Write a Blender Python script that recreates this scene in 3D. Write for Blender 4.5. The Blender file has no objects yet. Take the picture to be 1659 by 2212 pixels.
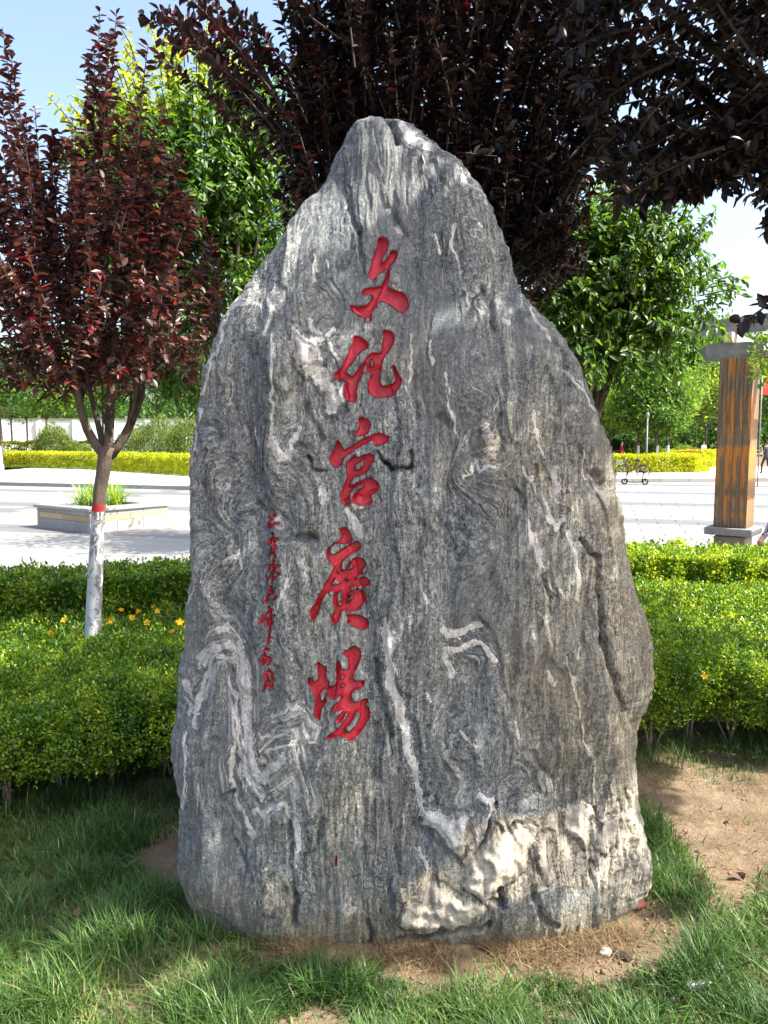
import bpy, bmesh, math, random
import numpy as np
from mathutils import Vector, Matrix

# ------------------------------------------------------------------ camera, sky, sun, exposure
scene = bpy.context.scene
COL = scene.collection
R = math.radians
CAM_H, PITCH, F = 1.55, R(5.3), 1661.0
cam = bpy.data.cameras.new('camera'); camo = bpy.data.objects.new('camera', cam); COL.objects.link(camo)
camo.location = (0, 0, CAM_H); camo.rotation_euler = (R(90) - PITCH, 0, 0)
cam.sensor_fit = 'VERTICAL'; cam.sensor_height = 36.0; cam.lens = F / 2212 * 36
cam.clip_start = 0.05; cam.clip_end = 2000
scene.camera = camo
scene.render.resolution_x = 768; scene.render.resolution_y = 1024
SUN_EL, SUN_AZ = R(50), R(106)            # azimuth clockwise from +Y (the view direction)
w = bpy.data.worlds.new('World'); scene.world = w; w.use_nodes = True
nt = w.node_tree; bg = nt.nodes['Background']; sky = nt.nodes.new('ShaderNodeTexSky')
sky.sky_type = 'NISHITA'; sky.sun_disc = False; sky.sun_elevation = SUN_EL; sky.sun_rotation = SUN_AZ
sky.air_density = 1.0; sky.dust_density = 4.5; sky.ozone_density = 1.0
nt.links.new(sky.outputs[0], bg.inputs[0]); bg.inputs[1].default_value = 0.15
sun = bpy.data.lights.new('sun', 'SUN'); suno = bpy.data.objects.new('sun', sun); COL.objects.link(suno)
sun.energy = 5.0; sun.angle = R(0.55); sun.color = (1.0, .94, .84)
sd = Vector((math.sin(SUN_AZ) * math.cos(SUN_EL), math.cos(SUN_AZ) * math.cos(SUN_EL), math.sin(SUN_EL)))
suno.rotation_euler = sd.to_track_quat('Z', 'Y').to_euler()
vs = scene.view_settings; vs.view_transform = 'Standard'; vs.look = 'None'; vs.gamma = 1; vs.use_curve_mapping = False
vs.exposure = 1.55
scene.cycles.max_bounces = 8; scene.cycles.transmission_bounces = 4; scene.cycles.diffuse_bounces = 4

rng = np.random.default_rng(7); random.seed(7)

# ------------------------------------------------------------------ helpers
CP, SP = math.cos(PITCH), math.sin(PITCH)
def ray(px, py):
    u = (np.asarray(px, float) - 829.5) / F; v = (1106 - np.asarray(py, float)) / F
    return u, CP + v * SP, -SP + v * CP
def pt(px, py, Y):
    u, dy, dz = ray(px, py); return np.array([Y * u / dy, Y + 0 * u, CAM_H + Y * dz / dy])
def gp(px, py, z=0.0):
    u, dy, dz = ray(px, py); t = (z - CAM_H) / dz
    return np.array([t * u, t * dy, z + 0 * t])
def proj(P):
    x, y, z = P[..., 0], P[..., 1], P[..., 2] - CAM_H
    f = y * CP - z * SP; up = y * SP + z * CP
    return 829.5 + F * x / f, 1106 - F * up / f

def fade(t): return t * t * t * (t * (t * 6 - 15) + 10)
_perm = np.random.default_rng(11).permutation(256); _perm = np.concatenate([_perm, _perm, _perm])
_ang = np.random.default_rng(12).uniform(0, 2 * np.pi, 256); _gx, _gy = np.cos(_ang), np.sin(_ang)
def N(x, y, seed=0):
    x = np.asarray(x, float) + seed * 17.31; y = np.asarray(y, float) + seed * 9.77
    xi = np.floor(x).astype(int); yi = np.floor(y).astype(int); xf = x - xi; yf = y - yi
    xi &= 255; yi &= 255
    def g(ix, iy, fx, fy):
        h = _perm[_perm[ix & 255] + (iy & 255)]; return _gx[h] * fx + _gy[h] * fy
    u, v = fade(xf), fade(yf)
    a = g(xi, yi, xf, yf) * (1 - u) + g(xi + 1, yi, xf - 1, yf) * u
    b = g(xi, yi + 1, xf, yf - 1) * (1 - u) + g(xi + 1, yi + 1, xf - 1, yf - 1) * u
    return (a * (1 - v) + b * v) * 1.5
def sm(a, b, x):
    t = np.clip((x - a) / (b - a), 0, 1); return t * t * (3 - 2 * t)
def nz(v): return v / np.maximum(np.linalg.norm(v, axis=-1, keepdims=True), 1e-9)

def tag(o, label=None, cat=None, group=None, kind=None):
    if label: o['label'] = label
    if cat: o['category'] = cat
    if group: o['group'] = group
    if kind: o['kind'] = kind
    return o
def empty(name, loc=(0, 0, 0), rz=0, **k):
    o = bpy.data.objects.new(name, None); COL.objects.link(o); o.location = loc; o.rotation_euler = (0, 0, rz)
    o.empty_display_size = .1
    return tag(o, **k)
def link(name, me, mat=None, parent=None):
    o = bpy.data.objects.new(name, me); COL.objects.link(o)
    if mat and not me.materials: me.materials.append(mat)
    if parent: o.parent = parent; o.matrix_parent_inverse = Matrix.LocRotScale(parent.location, parent.rotation_euler.to_quaternion(), parent.scale).inverted()
    return o
def mesh_np(name, V, faces, mat, parent=None, attrs=None, smooth=False):
    """faces: list of int arrays (m,k). attrs: name->(type,array) on points"""
    me = bpy.data.meshes.new(name)
    V = np.asarray(V, np.float32); me.vertices.add(len(V)); me.vertices.foreach_set('co', V.ravel())
    faces = [np.asarray(f, np.int32) for f in faces if len(f)]
    tot = np.concatenate([np.full(len(f), f.shape[1], np.int32) for f in faces])
    lv = np.concatenate([f.ravel() for f in faces])
    me.loops.add(len(lv)); me.loops.foreach_set('vertex_index', lv)
    me.polygons.add(len(tot)); st = np.concatenate([[0], np.cumsum(tot)[:-1]]).astype(np.int32)
    me.polygons.foreach_set('loop_start', st)
    if smooth: me.polygons.foreach_set('use_smooth', np.ones(len(tot), bool))
    for k, (ty, a) in (attrs or {}).items():
        at = me.attributes.new(k, ty, 'POINT'); a = np.asarray(a, np.float32)
        at.data.foreach_set({'FLOAT': 'value', 'FLOAT_VECTOR': 'vector', 'FLOAT_COLOR': 'color'}[ty], a.ravel())
    me.update(calc_edges=True)
    return link(name, me, mat, parent)

class MB:
    """collects simple solids into one mesh"""
    def __init__(s): s.V = []; s.F = []; s.n = 0
    def add(s, V, Fs):
        s.V.append(np.asarray(V, float)); s.F += [[i + s.n for i in f] for f in Fs]; s.n += len(V); return s
    def box(s, c, size, rz=0, taper=0, M=None, bev=0):
        hx, hy, hz = [k / 2 for k in size]
        if bev:
            b = bev; V = []; Fs = []
            # chamfered box: 24 verts
            for sx in (-1, 1):
                for sy in (-1, 1):
                    for sz in (-1, 1):
                        V += [(sx * hx, sy * (hy - b), sz * (hz - b)), (sx * (hx - b), sy * hy, sz * (hz - b)), (sx * (hx - b), sy * (hy - b), sz * hz)]
            idx = {}
            k = 0
            for sx in (-1, 1):
                for sy in (-1, 1):
                    for sz in (-1, 1): idx[(sx, sy, sz)] = k; k += 3
            def q(a, f): return idx[a] + f
            for sg in (-1, 1):
                Fs.append([q((sg, -1, -1), 0), q((sg, 1, -1), 0), q((sg, 1, 1), 0), q((sg, -1, 1), 0)][::sg])
                Fs.append([q((-1, sg, -1), 1), q((1, sg, -1), 1), q((1, sg, 1), 1), q((-1, sg, 1), 1)][::-sg])
                Fs.append([q((-1, -1, sg), 2), q((1, -1, sg), 2), q((1, 1, sg), 2), q((-1, 1, sg), 2)][::sg])
                for s2 in (-1, 1):
                    Fs.append([q((sg, s2, -1), 0), q((sg, s2, 1), 0), q((sg, s2, 1), 1), q((sg, s2, -1), 1)][::-sg * s2])
                    Fs.append([q((sg, -1, s2), 0), q((sg, 1, s2), 0), q((sg, 1, s2), 2), q((sg, -1, s2), 2)][::sg * s2])
                    Fs.append([q((-1, sg, s2), 1), q((1, sg, s2), 1), q((1, sg, s2), 2), q((-1, sg, s2), 2)][::-sg * s2])
            for a, i in idx.items(): Fs.append([i, i + 1, i + 2][::a[0] * a[1] * a[2]])
        else:
            V = [(x * (1 - taper * (z > 0)), y * (1 - taper * (z > 0)), z) for z in (-hz, hz) for y in (-hy, hy) for x in (-hx, hx)]
            Fs = [(0, 2, 3, 1), (4, 5, 7, 6), (0, 1, 5, 4), (2, 6, 7, 3), (0, 4, 6, 2), (1, 3, 7, 5)]
        V = np.array(V); ca, sa = math.cos(rz), math.sin(rz)
        V = np.stack([V[:, 0] * ca - V[:, 1] * sa, V[:, 0] * sa + V[:, 1] * ca, V[:, 2]], 1) + np.array(c)
        return s.add(V, Fs)
    def tube(s, pts, radii, seg=8, caps=True, rough=0):
        pts = np.array(pts, float); n = len(pts)
        if np.isscalar(radii): radii = [radii] * n
        tn = nz(np.gradient(pts, axis=0)); ref = np.array([0, 0, 1.]) if abs(tn[0][2]) < .8 else np.array([1., 0, 0])
        V = []
        a = nz(np.cross(tn[0], ref))
        for i in range(n):
            a = nz(a - tn[i] * a.dot(tn[i])); b = np.cross(tn[i], a)
            for k in range(seg):
                th = 2 * math.pi * k / seg; r = radii[i] * (1 + (random.uniform(-rough, rough) if rough else 0))
                V.append(pts[i] + (a * math.cos(th) + b * math.sin(th)) * r)
        Fs = [(i * seg + k, i * seg + (k + 1) % seg, (i + 1) * seg + (k + 1) % seg, (i + 1) * seg + k) for i in range(n - 1) for k in range(seg)]
        if caps: Fs += [tuple(range(seg))[::-1], tuple((n - 1) * seg + k for k in range(seg))]
        return s.add(V, Fs)
    def build(s, name, mat, parent=None, smooth=False):
        me = bpy.data.meshes.new(name); V = np.concatenate(s.V)
        me.from_pydata([tuple(v) for v in V], [], s.F)
        if smooth: me.polygons.foreach_set('use_smooth', np.ones(len(me.polygons), bool))
        me.update(); return link(name, me, mat, parent)

# ---- materials
def newmat(name):
    m = bpy.data.materials.new(name); m.use_nodes = True; t = m.node_tree
    return m, t, t.nodes['Principled BSDF']
def nd(t, ty, **k):
    n = t.nodes.new(ty)
    for a, b in k.items():
        if a[0] == '_': n.inputs[int(a[1:])].default_value = b
        else: setattr(n, a, b)
    return n
def ramp(t, src, stops, interp='LINEAR'):
    r = t.nodes.new('ShaderNodeValToRGB'); r.color_ramp.interpolation = interp; e = r.color_ramp.elements
    while len(e) < len(stops): e.new(.5)
    for i, (p, c) in enumerate(stops):
        e[i].position = p; e[i].color = tuple(c) + (1,) if len(c) == 3 else c
    t.links.new(src, r.inputs[0]); return r.outputs[0]
def grey(v): return (v, v, v)
def mixc(t, fac, a, b, blend='MIX'):
    n = t.nodes.new('ShaderNodeMix'); n.data_type = 'RGBA'; n.blend_type = blend
    for sock, val in ((n.inputs[0], fac), (n.inputs[6], a), (n.inputs[7], b)):
        if isinstance(val, bpy.types.NodeSocket): t.links.new(val, sock)
        elif isinstance(val, (int, float)): sock.default_value = val
        else: sock.default_value = tuple(val) + (1,) if len(val) == 3 else val
    return n.outputs[2]
def mth(t, op, a, b=0.0, c=None):
    n = t.nodes.new('ShaderNodeMath'); n.operation = op
    for i, val in enumerate((a, b) + ((c,) if c is not None else ())):
        if isinstance(val, bpy.types.NodeSocket): t.links.new(val, n.inputs[i])
        else: n.inputs[i].default_value = val
    return n.outputs[0]
def noise(t, vec, scale, detail=4, rough=.55, dist=0, sc=None):
    n = nd(t, 'ShaderNodeTexNoise'); n.inputs['Scale'].default_value = scale; n.inputs['Detail'].default_value = detail
    n.inputs['Roughness'].default_value = rough; n.inputs['Distortion'].default_value = dist
    if sc is not None:
        mp = nd(t, 'ShaderNodeMapping'); mp.inputs['Scale'].default_value = sc; t.links.new(vec, mp.inputs[0]); vec = mp.outputs[0]
    t.links.new(vec, n.inputs['Vector']); return n.outputs[0]
def bump(t, h, strength, dist, bsdf, base=None):
    b = nd(t, 'ShaderNodeBump'); b.inputs['Strength'].default_value = strength; b.inputs['Distance'].default_value = dist
    t.links.new(h, b.inputs['Height'])
    if base: t.links.new(base, b.inputs['Normal'])
    if bsdf: t.links.new(b.outputs[0], bsdf.inputs['Normal'])
    return b.outputs[0]
def surf(name, cols, scale=6, detail=6, rough=.8, bmp=.3, bd=.004, sc=None, spec=.3, dist=0, rnd=0):
    m, t, p = newmat(name); tc = nd(t, 'ShaderNodeTexCoord'); v = tc.outputs['Object']
    n = noise(t, v, scale, detail, .6, dist, sc)
    k = len(cols); c = ramp(t, n, [(.3 + .4 * i / max(1, k - 1), cols[i]) for i in range(k)])
    if rnd:
        oi = nd(t, 'ShaderNodeObjectInfo'); c = mixc(t, 1.0, c, ramp(t, oi.outputs['Random'], [(0, grey(1 - rnd)), (1, grey(1 + rnd * .3))]), 'MULTIPLY')
    t.links.new(c, p.inputs['Base Color']); p.inputs['Roughness'].default_value = rough
    p.inputs['Specular IOR Level'].default_value = spec
    n2 = noise(t, v, scale * 6, 5, .6, 0, sc); bump(t, n2, bmp, bd, p)
    return m
def leafmat(name, stops, trans=.35, gloss=.45, tcol=None, rough_spec=.35, objrand=False):
    """stops along the per-leaf value tint.r; tint.g picks the odd coloured leaf"""
    m, t, p = newmat(name); out = t.nodes['Material Output']
    if objrand: v = nd(t, 'ShaderNodeObjectInfo').outputs['Random']
    else:
        at = nd(t, 'ShaderNodeAttribute', attribute_name='tint'); v = at.outputs['Fac']
    c = ramp(t, v, stops)
    t.links.new(c, p.inputs['Base Color']); p.inputs['Roughness'].default_value = gloss
    p.inputs['Specular IOR Level'].default_value = rough_spec
    tr = nd(t, 'ShaderNodeBsdfTranslucent'); mx = nd(t, 'ShaderNodeMixShader'); mx.inputs[0].default_value = trans
    tc = mixc(t, 1.0, c, tcol or (1.6, 1.5, .7), 'MULTIPLY'); t.links.new(tc, tr.inputs[0])
    t.links.new(p.outputs[0], mx.inputs[1]); t.links.new(tr.outputs[0], mx.inputs[2]); t.links.new(mx.outputs[0], out.inputs[0])
    return m

# ---- leaves
TPL = {
 'big': (np.array([(0, 0, 0), (-.34, .22, .05), (-.47, .5, .08), (-.28, .8, .02), (0, 1, -.1), (.28, .8, .02), (.47, .5, .08), (.34, .22, .05)]),
         [(0, 4, 3, 2, 1), (0, 7, 6, 5, 4)]),
 'small': (np.array([(0, 0, 0), (-.5, .5, .12), (0, 1, -.05), (.5, .5, .12)]), [(0, 2, 1), (0, 3, 2)]),
 'clump': (np.array([(-.5, 0, 0), (.5, .1, .1), (.35, .9, -.1), (-.45, 1, .1)]), [(0, 1, 2, 3)]),
}
def frames(P, D, Nn):
    D = nz(D); Nn = Nn - (Nn * D).sum(1, keepdims=True) * D; Nn = nz(Nn); S = np.cross(D, Nn); return D, Nn, S
def leaves_arrays(P, D, Nn, L, W, tpl):
    T, Fs = TPL[tpl]; D, Nn, S = frames(P, D, Nn); n = len(P)
    L = np.broadcast_to(L, (n,)); W = np.broadcast_to(W, (n,))
    V = P[:, None] + S[:, None] * (T[None, :, 0, None] * W[:, None, None]) + D[:, None] * (T[None, :, 1, None] * L[:, None, None]) + Nn[:, None] * (T[None, :, 2, None] * L[:, None, None])
    off = np.arange(n)[:, None] * len(T)
    return V.reshape(-1, 3), [np.array(f)[None] + off for f in Fs], len(T)
def leaf_mesh(name, P, D, Nn, L, W, tint, mat, parent=None, tpl='big', kind='stuff'):
    V, Fs, k = leaves_arrays(P, D, Nn, L, W, tpl)
    o = mesh_np(name, V, Fs, mat, parent, {'tint': ('FLOAT', np.repeat(tint, k))})
    if kind: o['kind'] = kind
    return o
def shoot_leaves(B, C, T, dens, rg, gravity=-.1, along=.5, outw=1.0, upn=.7, start=.1):
    """quadratic shoots B->C->T, leaves spiralling; returns P,D,N"""
    ln = np.linalg.norm(T - B, axis=1); n = np.maximum(3, (ln * dens).astype(int)); idx = np.repeat(np.arange(len(B)), n)
    j = np.concatenate([np.arange(k) for k in n]); t = start + (1 - start) * (j + rg.uniform(0, .8, len(j))) / n[idx]; t = np.clip(t, 0, 1)[:, None]
    b, c, e = B[idx], C[idx], T[idx]
    P = b * (1 - t) ** 2 + c * 2 * t * (1 - t) + e * t * t
    tn = nz(2 * (1 - t) * (c - b) + 2 * t * (e - c))
    r = rg.normal(size=tn.shape); a = nz(np.cross(tn, r))
    D = nz(tn * along + a * outw + np.array([0, 0, gravity]) + rg.normal(size=tn.shape) * .25)
    Nn = np.array([0, 0, 1.]) * upn + tn * .4 + rg.normal(size=tn.shape) * .35
    return P, D, Nn
def bez(B, C, T, k):
    t = np.linspace(0, 1, k)[:, None]; return B * (1 - t) ** 2 + C * 2 * t * (1 - t) + T * t * t
def ellipsoid(rg, n, c, r, shell=.0):
    d = nz(rg.normal(size=(n, 3))); q = rg.uniform(shell ** 3, 1, n) ** (1 / 3)
    return np.array(c) + d * q[:, None] * np.array(r)
leaf_me = {}
def single_leaves(P, D, Nn, L, W, mat, parent, count, key, visible_first=True):
    """the leaves that show largest become objects of their own; returns the mask of the rest"""
    px, py = proj(P); inn = (px > 0) & (px < 1659) & (py > 0) & (py < 2212)
    facing = np.abs((nz(Nn) * nz(P - np.array([0, 0, CAM_H]))).sum(1))
    score = np.where(inn, L * (.3 + facing) / P[:, 1] ** 1.5, -1)
    sel = np.argsort(-score)[:count]; keep = np.ones(len(P), bool); keep[sel] = False
    if key not in leaf_me:
        T, Fs = TPL['big']; me = bpy.data.meshes.new('leaf'); me.from_pydata([tuple(v) for v in T * np.array([W / L.mean(), 1, 1])], [], Fs); me.materials.append(mat); leaf_me[key] = me
    Df, Nf, Sf = frames(P[sel], D[sel], Nn[sel])
    pinv = Matrix.Translation(parent.location).inverted()
    for q, i in enumerate(sel):
        o = bpy.data.objects.new('leaf', leaf_me[key]); COL.objects.link(o); o.parent = parent
        o.matrix_parent_inverse = pinv
        M = Matrix.Identity(4)
        for a in range(3):
            M[a][0] = Sf[q][a] * L[i]; M[a][1] = Df[q][a] * L[i]; M[a][2] = Nf[q][a] * L[i]; M[a][3] = P[i][a]
        o.matrix_basis = M
    return keep

# ------------------------------------------------------------------ common materials
def soil_mat():
    m, t, p = newmat('sandy_soil'); tc = nd(t, 'ShaderNodeTexCoord'); v = tc.outputs['Object']
    n = noise(t, v, 5, 8, .65); c = ramp(t, n, [(.3, (.11, .078, .050)), (.5, (.195, .145, .096)), (.7, (.285, .225, .155))])
    n2 = noise(t, v, 60, 5, .7); c = mixc(t, ramp(t, n2, [(.35, grey(.5)), (.6, grey(0))]), c, (.13, .085, .05))
    t.links.new(c, p.inputs['Base Color']); p.inputs['Roughness'].default_value = .95; p.inputs['Specular IOR Level'].default_value = .1
    b1 = bump(t, noise(t, v, 14, 8, .7), .8, .03, None); bump(t, n2, .7, .008, p, b1); return m
M_soil = soil_mat()
M_granite = surf('pale_granite_paving', [(.19, .189, .18), (.26, .257, .245)], 40, 4, .6, .15, .001, rnd=.14)
M_granite2 = surf('grey_granite_band', [(.10, .105, .11), (.15, .155, .16)], 40, 4, .6, .15, .001, rnd=.1)
M_joint = surf('paving_joint', [(.2, .19, .17), (.26, .25, .22)], 20)
M_bark = surf('brown_bark', [(.05, .038, .028), (.10, .075, .055), (.16, .125, .095)], 14, 8, .9, .8, .01, sc=(1, 1, .35))
M_darkbark = surf('dark_bark', [(.03, .024, .02), (.07, .055, .045)], 14, 8, .9, .8, .008, sc=(1, 1, .3))
def white_mat():
    m, t, p = newmat('peeling_whitewash'); tc = nd(t, 'ShaderNodeTexCoord'); v = tc.outputs['Object']
    n = noise(t, v, 22, 7, .7, .5, (1, 1, .55)); geo = nd(t, 'ShaderNodeSeparateXYZ'); t.links.new(v, geo.inputs[0])
    # more flaked towards one side and the foot
    f = mth(t, 'ADD', n, mth(t, 'ADD', mth(t, 'MULTIPLY', geo.outputs[0], 2.2), 4.14))
    c = ramp(t, f, [(.38, (.44, .46, .49)), (.47, (.36, .38, .41)), (.50, (.15, .135, .125)), (.58, (.20, .19, .18)), (.60, (.66, .67, .68)), (.70, (.46, .48, .50))])
    t.links.new(c, p.inputs['Base Color']); p.inputs['Roughness'].default_value = .85; bump(t, n, .6, .006, p); return m
M_white = white_mat()
M_redband = surf('red_paint_band', [(.30, .012, .02), (.42, .02, .03)], 30, 5, .6)
M_plainwhite = surf('white_lime', [(.62, .63, .62), (.75, .75, .73)], 12, 5, .8)

# ------------------------------------------------------------------ ground
def lawn_z(x, y):
    h = .018 * N(x * 1.3, y * 1.3, 1) + .010 * N(x * 5, y * 5, 2)
    h = h + .012 * np.exp(-((x - .25) / .8) ** 2 - ((y - 2.35) / .3) ** 2) - .04 * sm(-.3, -1.2, x) * 1
    drop = sm(6.6, 7.6, y); return h * (1 - drop) - .47 * drop
ax = np.unique(np.concatenate([np.linspace(-4, 4, 230), np.linspace(-12, -4, 30), np.linspace(4, 12, 30), [-400, -150, -60, -30, -20, 20, 30, 60, 150, 400]]))
ay = np.unique(np.concatenate([np.linspace(-.5, 8.2, 250), [-300, -100, -30, -10, -4, -1.5, 9, 12, 20, 40, 80, 160, 400, 900]]))
GX, GY = np.meshgrid(ax, ay); GZ = lawn_z(GX, GY)
V = np.stack([GX, GY, GZ], -1).reshape(-1, 3); nx_, ny_ = len(ax), len(ay)
ii = (np.arange(ny_ - 1)[:, None] * nx_ + np.arange(nx_ - 1)[None]).ravel()
grid_faces = np.stack([ii, ii + 1, ii + 1 + nx_, ii + nx_], 1)
ground = mesh_np('ground', V, [grid_faces], M_soil, smooth=True); ground['kind'] = 'structure'

# ------------------------------------------------------------------ plaza with slabs
ZP, ZT = -.40, -.25
base = MB().box((0, 28.2, ZP - .03), (120, 40.4, .05)).build('plaza', M_joint); base['kind'] = 'structure'   # joints show between the slabs (top at ZP-.005)
sl, sw = .9, .6
slab_me = {}
for nm_, mt_ in (('a', M_granite), ('b', M_granite2)):
    b = MB().box((0, 0, 0), (sl - .012, sw - .012, .02), bev=.003); me = bpy.data.meshes.new('paving_slab')
    me.from_pydata([tuple(v) for v in np.concatenate(b.V)], [], b.F); me.materials.append(mt_); slab_me[nm_] = me
cand = []
rotp = R(-16)
def inframe(p, m=30):
    if p[1] < .3: return False
    x, y = proj(np.array(p)); return -m < x < 1659 + m and -m < y < 2212 + m
for i in range(-60, 60):
    for j in range(-50, 60):
        lx, ly = (i + .5 * (j % 2)) * sl, j * sw
        x = 0 + lx * math.cos(rotp) - ly * math.sin(rotp); y = 20 + lx * math.sin(rotp) + ly * math.cos(rotp)
        if not (8.3 < y < 34.5): continue
        if not inframe((x, y, ZP), 60): continue
        px, _ = proj(np.array((x, y, ZP)))
        if 470 < px < 1290: continue
        band = 'b' if (j % 9 in (0, 1) or (i + 40) % 14 == 0) else 'a'
        cand.append((y, x, band))
cand.sort()
for y, x, band in cand[:300]:
    o = bpy.data.objects.new('paving_slab', slab_me[band]); COL.objects.link(o); o.parent = base
    o.location = (x, y, ZP); o.rotation_euler = (0, 0, rotp)
for band, mt_ in (('a', M_granite), ('b', M_granite2)):
    far = MB()
    for y, x, bd in cand[300:]:
        if bd == band: far.box((x, y, ZP), (sl - .012, sw - .012, .02), rotp)
    if far.n: o = far.build('distant_paving', mt_, base); o['kind'] = 'stuff'
# raised terrace beyond, with kerb stones
kl = [gp(-300, 1047, ZP), gp(0, 1049, ZP), gp(420, 1059, ZP)]; kr = [gp(1300, 1042, ZP), gp(1545, 1040, ZP), gp(2000, 1038, ZP)]
M_terr = surf('pale_terrace_paving', [(.36, .345, .31), (.44, .425, .39)], 5, 5, .7, .1, .001)
def terrace(line, far):
    A = [np.array(p)[:2] for p in line]
    V = [(p[0], p[1], ZT) for p in A] + [(p[0], far, ZT - .002) for p in A[::-1]]
    n = len(V); me = bpy.data.meshes.new('terrace'); me.from_pydata(V + [(v[0], v[1], ZT - .3) for v in V], [], [tuple(range(n))[::1]] + [(i, i + n, (i + 1) % n + n, (i + 1) % n) for i in range(n)])
    o = link('terrace', me, M_terr); o['kind'] = 'structure'
    kb = MB()
    for a, b in zip(A[:-1], A[1:]):
        d = b - a; L = np.linalg.norm(d); u = d / L; n = int(L / 1.2); ang = math.atan2(u[1], u[0])
        for q in range(n):
            c = a + u * (q + .5) * L / n + np.array([u[1], -u[0]]) * .07
            k = MB().box((0, 0, 0), (L / n - .02, .14, .17), bev=.008).build('kerb_stone', M_granite, o)
            k.location = (c[0], c[1], (ZT + ZP) / 2 + .012); k.rotation_euler = (0, 0, ang)
    return o
terrace(kl, 60); terrace(kr, 60)

# ------------------------------------------------------------------ the standing stone
Lpts = [(258, 788), (270, 765), (285, 748), (310, 738), (340, 722), (370, 712), (400, 690), (430, 672), (460, 642), (490, 620), (530, 598), (545, 583), (570, 570), (600, 550), (640, 530), (665, 510), (690, 492), (720, 480), (750, 468), (780, 462), (805, 446), (830, 443), (860, 440), (900, 432), (950, 424), (1000, 418), (1050, 414), (1100, 416), (1150, 415), (1200, 412), (1250, 408), (1300, 403), (1350, 400), (1400, 392), (1450, 387), (1500, 382), (1550, 376), (1600, 371), (1620, 370), (1650, 378), (1680, 392), (1700, 397), (1750, 402), (1800, 400), (1850, 396), (1880, 398), (1920, 405), (1950, 420), (1980, 450), (2010, 490), (2060, 540)]
Rpts = [(258, 815), (262, 845), (275, 872), (290, 900), (300, 915), (320, 937), (340, 975), (360, 1000), (385, 1025), (410, 1045), (440, 1060), (480, 1078), (520, 1092), (560, 1102), (600, 1112), (640, 1122), (665, 1143), (700, 1175), (740, 1205), (780, 1230), (820, 1252), (850, 1268), (880, 1278), (920, 1292), (960, 1302), (1000, 1312), (1050, 1322), (1100, 1330), (1150, 1340), (1200, 1350), (1250, 1360), (1300, 1372), (1350, 1382), (1400, 1392), (1450, 1399), (1490, 1398), (1520, 1384), (1545, 1372), (1600, 1368), (1650, 1366), (1700, 1372), (1750, 1380), (1800, 1388), (1850, 1397), (1890, 1400), (1910, 1392), (1930, 1380), (1960, 1350), (1990, 1300), (2040, 1250)]
def cyz(z): return 2.405 + .105 * sm(-.02, .55, z) + .03 * z + .03 * sm(1.5, 2.6, z)
def side(pts):
    a = np.array(pts, float); Y = np.full(len(a), 2.5)
    for _ in range(4):
        P = pt(a[:, 1], a[:, 0], Y); Y = cyz(P[2])
    P = pt(a[:, 1], a[:, 0], Y); return P[2][::-1], P[0][::-1]
LZ, LX = side(Lpts); RZ, RX = side(Rpts)
def roughen(zz, xx, sd_):
    o = np.argsort(zz); zz, xx = zz[o], xx[o]; zn = np.arange(zz[0], zz[-1], .004); xn = np.interp(zn, zz, xx)
    k = sm(zz[-1], zz[-1] - .08, zn); return np.append(zn, zz[-1]), np.append(xn + k * (.006 * N(zn * 14, zn * 0 + .5, sd_) + .005 * N(zn * 37, zn * 0 + .5, sd_ + 1) + .003 * N(zn * 90, zn * 0 + .5, sd_ + 2)), xx[-1])
LZ, LX = roughen(LZ, LX, 300); RZ, RX = roughen(RZ, RX, 310)
ZTOP = min(LZ.max(), RZ.max()) + .012; ZBOT = -.12
def prof(z):
    xl = np.interp(z, LZ, LX); xr = np.interp(z, RZ, RX)
    a = (xr - xl) / 2; cx = (xr + xl) / 2
    b = np.interp(z, [-.15, -.02, .12, .6, 1.2, 1.8, 2.2, 2.45, ZTOP - .04, ZTOP], [.08, .155, .205, .29, .285, .24, .18, .13, .07, .0])
    a = a * np.where(z > ZTOP - .02, np.sqrt(np.clip((ZTOP - z) / .02, 0, 1)), 1)
    return cx, a, b
SN = 2.7
def front_base(x, z):
    cx, a, b = prof(z); xi = np.clip((x - cx) / np.maximum(a, 1e-4), -1, 1)
    return cyz(z) - b * (1 - np.abs(xi) ** SN) ** (1 / SN), xi
def to_surface(px, py):
    u, dy, dz = ray(px, py); Y = np.full(np.shape(u), 2.3)
    for _ in range(8):
        x = Y * u / dy; z = CAM_H + Y * dz / dy; Yn, _x = front_base(x, z); Y = .5 * Y + .5 * Yn
    return x, z
def Z(o, s):      # zoomed-view coordinates -> photo units used here
    return lambda pts: [(((o[0] + p[0] / s) / 1.7939), ((o[1] + p[1] / s) / 1.7939)) + tuple(p[2:]) for p in pts]
z1 = Z((640, 400), .864); z2 = Z((640, 1300), 1.728); z3 = Z((1500, 1300), 1.565); z4 = Z((640, 2400), 1.701); z5 = Z((1500, 2400), 1.565)
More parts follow.
